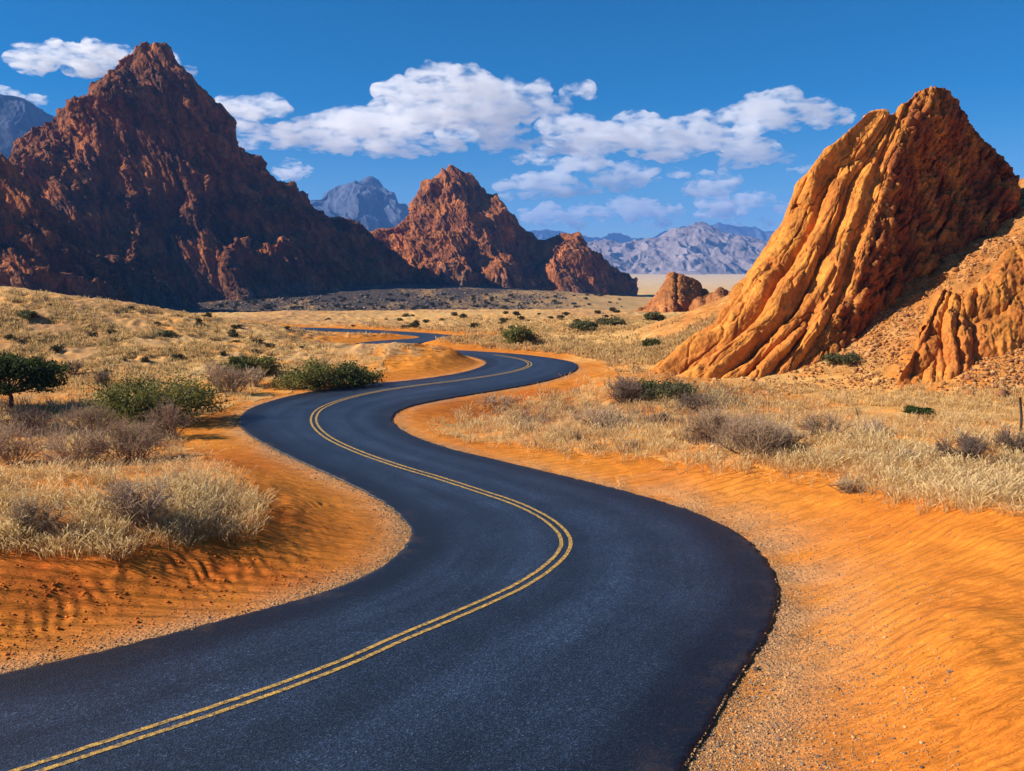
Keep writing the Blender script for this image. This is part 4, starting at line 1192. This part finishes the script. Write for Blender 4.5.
def cloud(spine, D, label, mat, vox, seed, depth=1.0, n=10, rough=0.5):
    """spine: (px, py, half width px, half height px) heaps at distance D"""
    g = np.random.default_rng(seed)
    V, F, k = [], [], 0
    s = D / F_PX
    bm_v, bm_f = unit_sphere()
    for (cx, cy, hw, hh) in spine:
        hh = hh * 1.2; hw = hw * 1.08
        for i in range(n):
            u = g.uniform(-1, 1); rise = math.sqrt(max(0.05, 1 - u * u))
            r = hh * g.uniform(0.35, 0.7) * (0.5 + 0.5 * rise)
            x = cx + u * hw; y = cy + hh * 0.55 - g.uniform(0.0, 1.25) * hh * rise
            c = at_depth(x, y, D) + np.array([0, g.normal(0, 0.5) * hw * s * 0.6 * depth, 0])
            sc = np.array([r * s * g.uniform(1.4, 2.6), r * s * 1.7, r * s * 0.62])
            V.append(bm_v * sc + c); F.append(bm_f + k); k += len(bm_v)
    o = mesh_np("cloud", np.vstack(V), np.vstack(F), mat, link=True)
    md = o.modifiers.new("join", 'REMESH'); md.mode = 'VOXEL'; md.voxel_size = vox * s; md.adaptivity = 0
    dg = bpy.context.evaluated_depsgraph_get()
    me = bpy.data.meshes.new_from_object(o.evaluated_get(dg))
    o.modifiers.clear(); old = o.data; o.data = me; bpy.data.meshes.remove(old)
    co = np.empty(len(me.vertices) * 3, np.float32); me.vertices.foreach_get("co", co); co = co.reshape(-1, 3).astype(float)
    no = np.empty(len(me.vertices) * 3, np.float32); me.vertex_normals.foreach_get("vector", no); no = no.reshape(-1, 3)
    L = 20 * s
    d = billow(co[:, 0] / L, co[:, 1] / L, co[:, 2] / (L * .8), 4, 0.55, 2.2, 0.8)
    d2 = fbm(co[:, 0] / (L * 2.2), co[:, 1] / (L * 2.2), co[:, 2] / L, 4)
    co = co + no * ((d - 0.45) * 14 * s * rough + d2 * 9 * s * rough)[:, None]
    co[:, 2] += 0
    ctr = co.mean(0)
    me.vertices.foreach_set("co", (co - ctr).astype(np.float32).ravel()); me.update()
    md = o.modifiers.new("clean", 'REMESH'); md.mode = 'VOXEL'; md.voxel_size = vox * s
    me2 = bpy.data.meshes.new_from_object(o.evaluated_get(bpy.context.evaluated_depsgraph_get()))
    o.modifiers.clear(); o.data = me2; bpy.data.meshes.remove(me); me = me2
    o.location = Vector(ctr)
    if not me.materials: me.materials.append(mat)
    return tag(o, label, "cloud", "white clouds over the valley")

def unit_sphere(nu=14, nv=8):
    V = [(0, 0, 1)]
    for i in range(1, nv):
        for j in range(nu):
            a, b = math.pi * i / nv, 2 * math.pi * j / nu
            V.append((math.sin(a) * math.cos(b), math.sin(a) * math.sin(b), math.cos(a)))
    V.append((0, 0, -1))
    F = []
    for j in range(nu):
        F.append((0, 1 + j, 1 + (j + 1) % nu, 1 + (j + 1) % nu))
        for i in range(nv - 2):
            a = 1 + i * nu + j; b = 1 + i * nu + (j + 1) % nu
            F.append((a, a + nu, b + nu, b))
        a = 1 + (nv - 2) * nu
        F.append((a + j, len(V) - 1, a + (j + 1) % nu, a + (j + 1) % nu))
    # triangles at the poles kept as thin quads would be degenerate: split them instead
    T = [(f[0], f[1], f[2]) for f in F if f[2] == f[3]] + [t for f in F if f[2] != f[3] for t in ((f[0], f[1], f[2]), (f[0], f[2], f[3]))]
    return np.array(V), np.array(T)

cloud([(28, 64, 30, 9), (66, 58, 34, 17), (104, 63, 26, 15), (150, 66, 26, 12), (182, 76, 9, 8)], 11000, "white cloud behind the summit of the tallest mountain", CM1, 1.3, 1, 1.0, 9)
cloud([(4, 98, 22, 9), (34, 99, 14, 6)], 12500, "small white cloud low at the left edge", CM1, 1.2, 2, 1.0, 8)
cloud([(222, 108, 26, 10), (262, 112, 34, 14), (300, 132, 50, 17), (350, 128, 50, 24), (405, 110, 60, 26), (455, 104, 54, 27), (505, 98, 50, 22), (555, 90, 34, 9), (400, 142, 90, 14), (500, 136, 60, 16)], 9500, "largest white cloud, in the middle left of the sky", CM1, 1.5, 3, 1.0, 11)
cloud([(580, 138, 44, 18), (640, 138, 56, 20), (700, 142, 64, 20), (760, 158, 34, 12), (720, 116, 40, 12), (780, 113, 50, 17), (822, 112, 24, 11), (560, 158, 40, 10)], 10500, "broad white cloud in the middle right of the sky", CM1, 1.5, 4, 1.0, 11)
cloud([(292, 169, 24, 8)], 12000, "small white cloud left of the distant blue mountain's peak", CM1, 1.0, 5, 1.0, 9)
cloud([(808, 166, 14, 6)], 13000, "tiny white cloud next to the huge rock's left edge", CM1, 0.9, 6, 1.0, 8)
cloud([(530, 188, 40, 11), (590, 180, 60, 16), (660, 186, 70, 13), (600, 168, 50, 12), (700, 176, 40, 9)], 22000, "hazy flat cloud low over the middle of the plain", CM2, 1.4, 7, 0.6, 9)
cloud([(560, 214, 48, 10), (630, 208, 70, 14), (700, 200, 56, 12), (750, 208, 40, 13), (660, 220, 110, 8)], 27000, "lowest hazy cloud bank just above the distant hills", CM2, 1.4, 8, 0.6, 9)
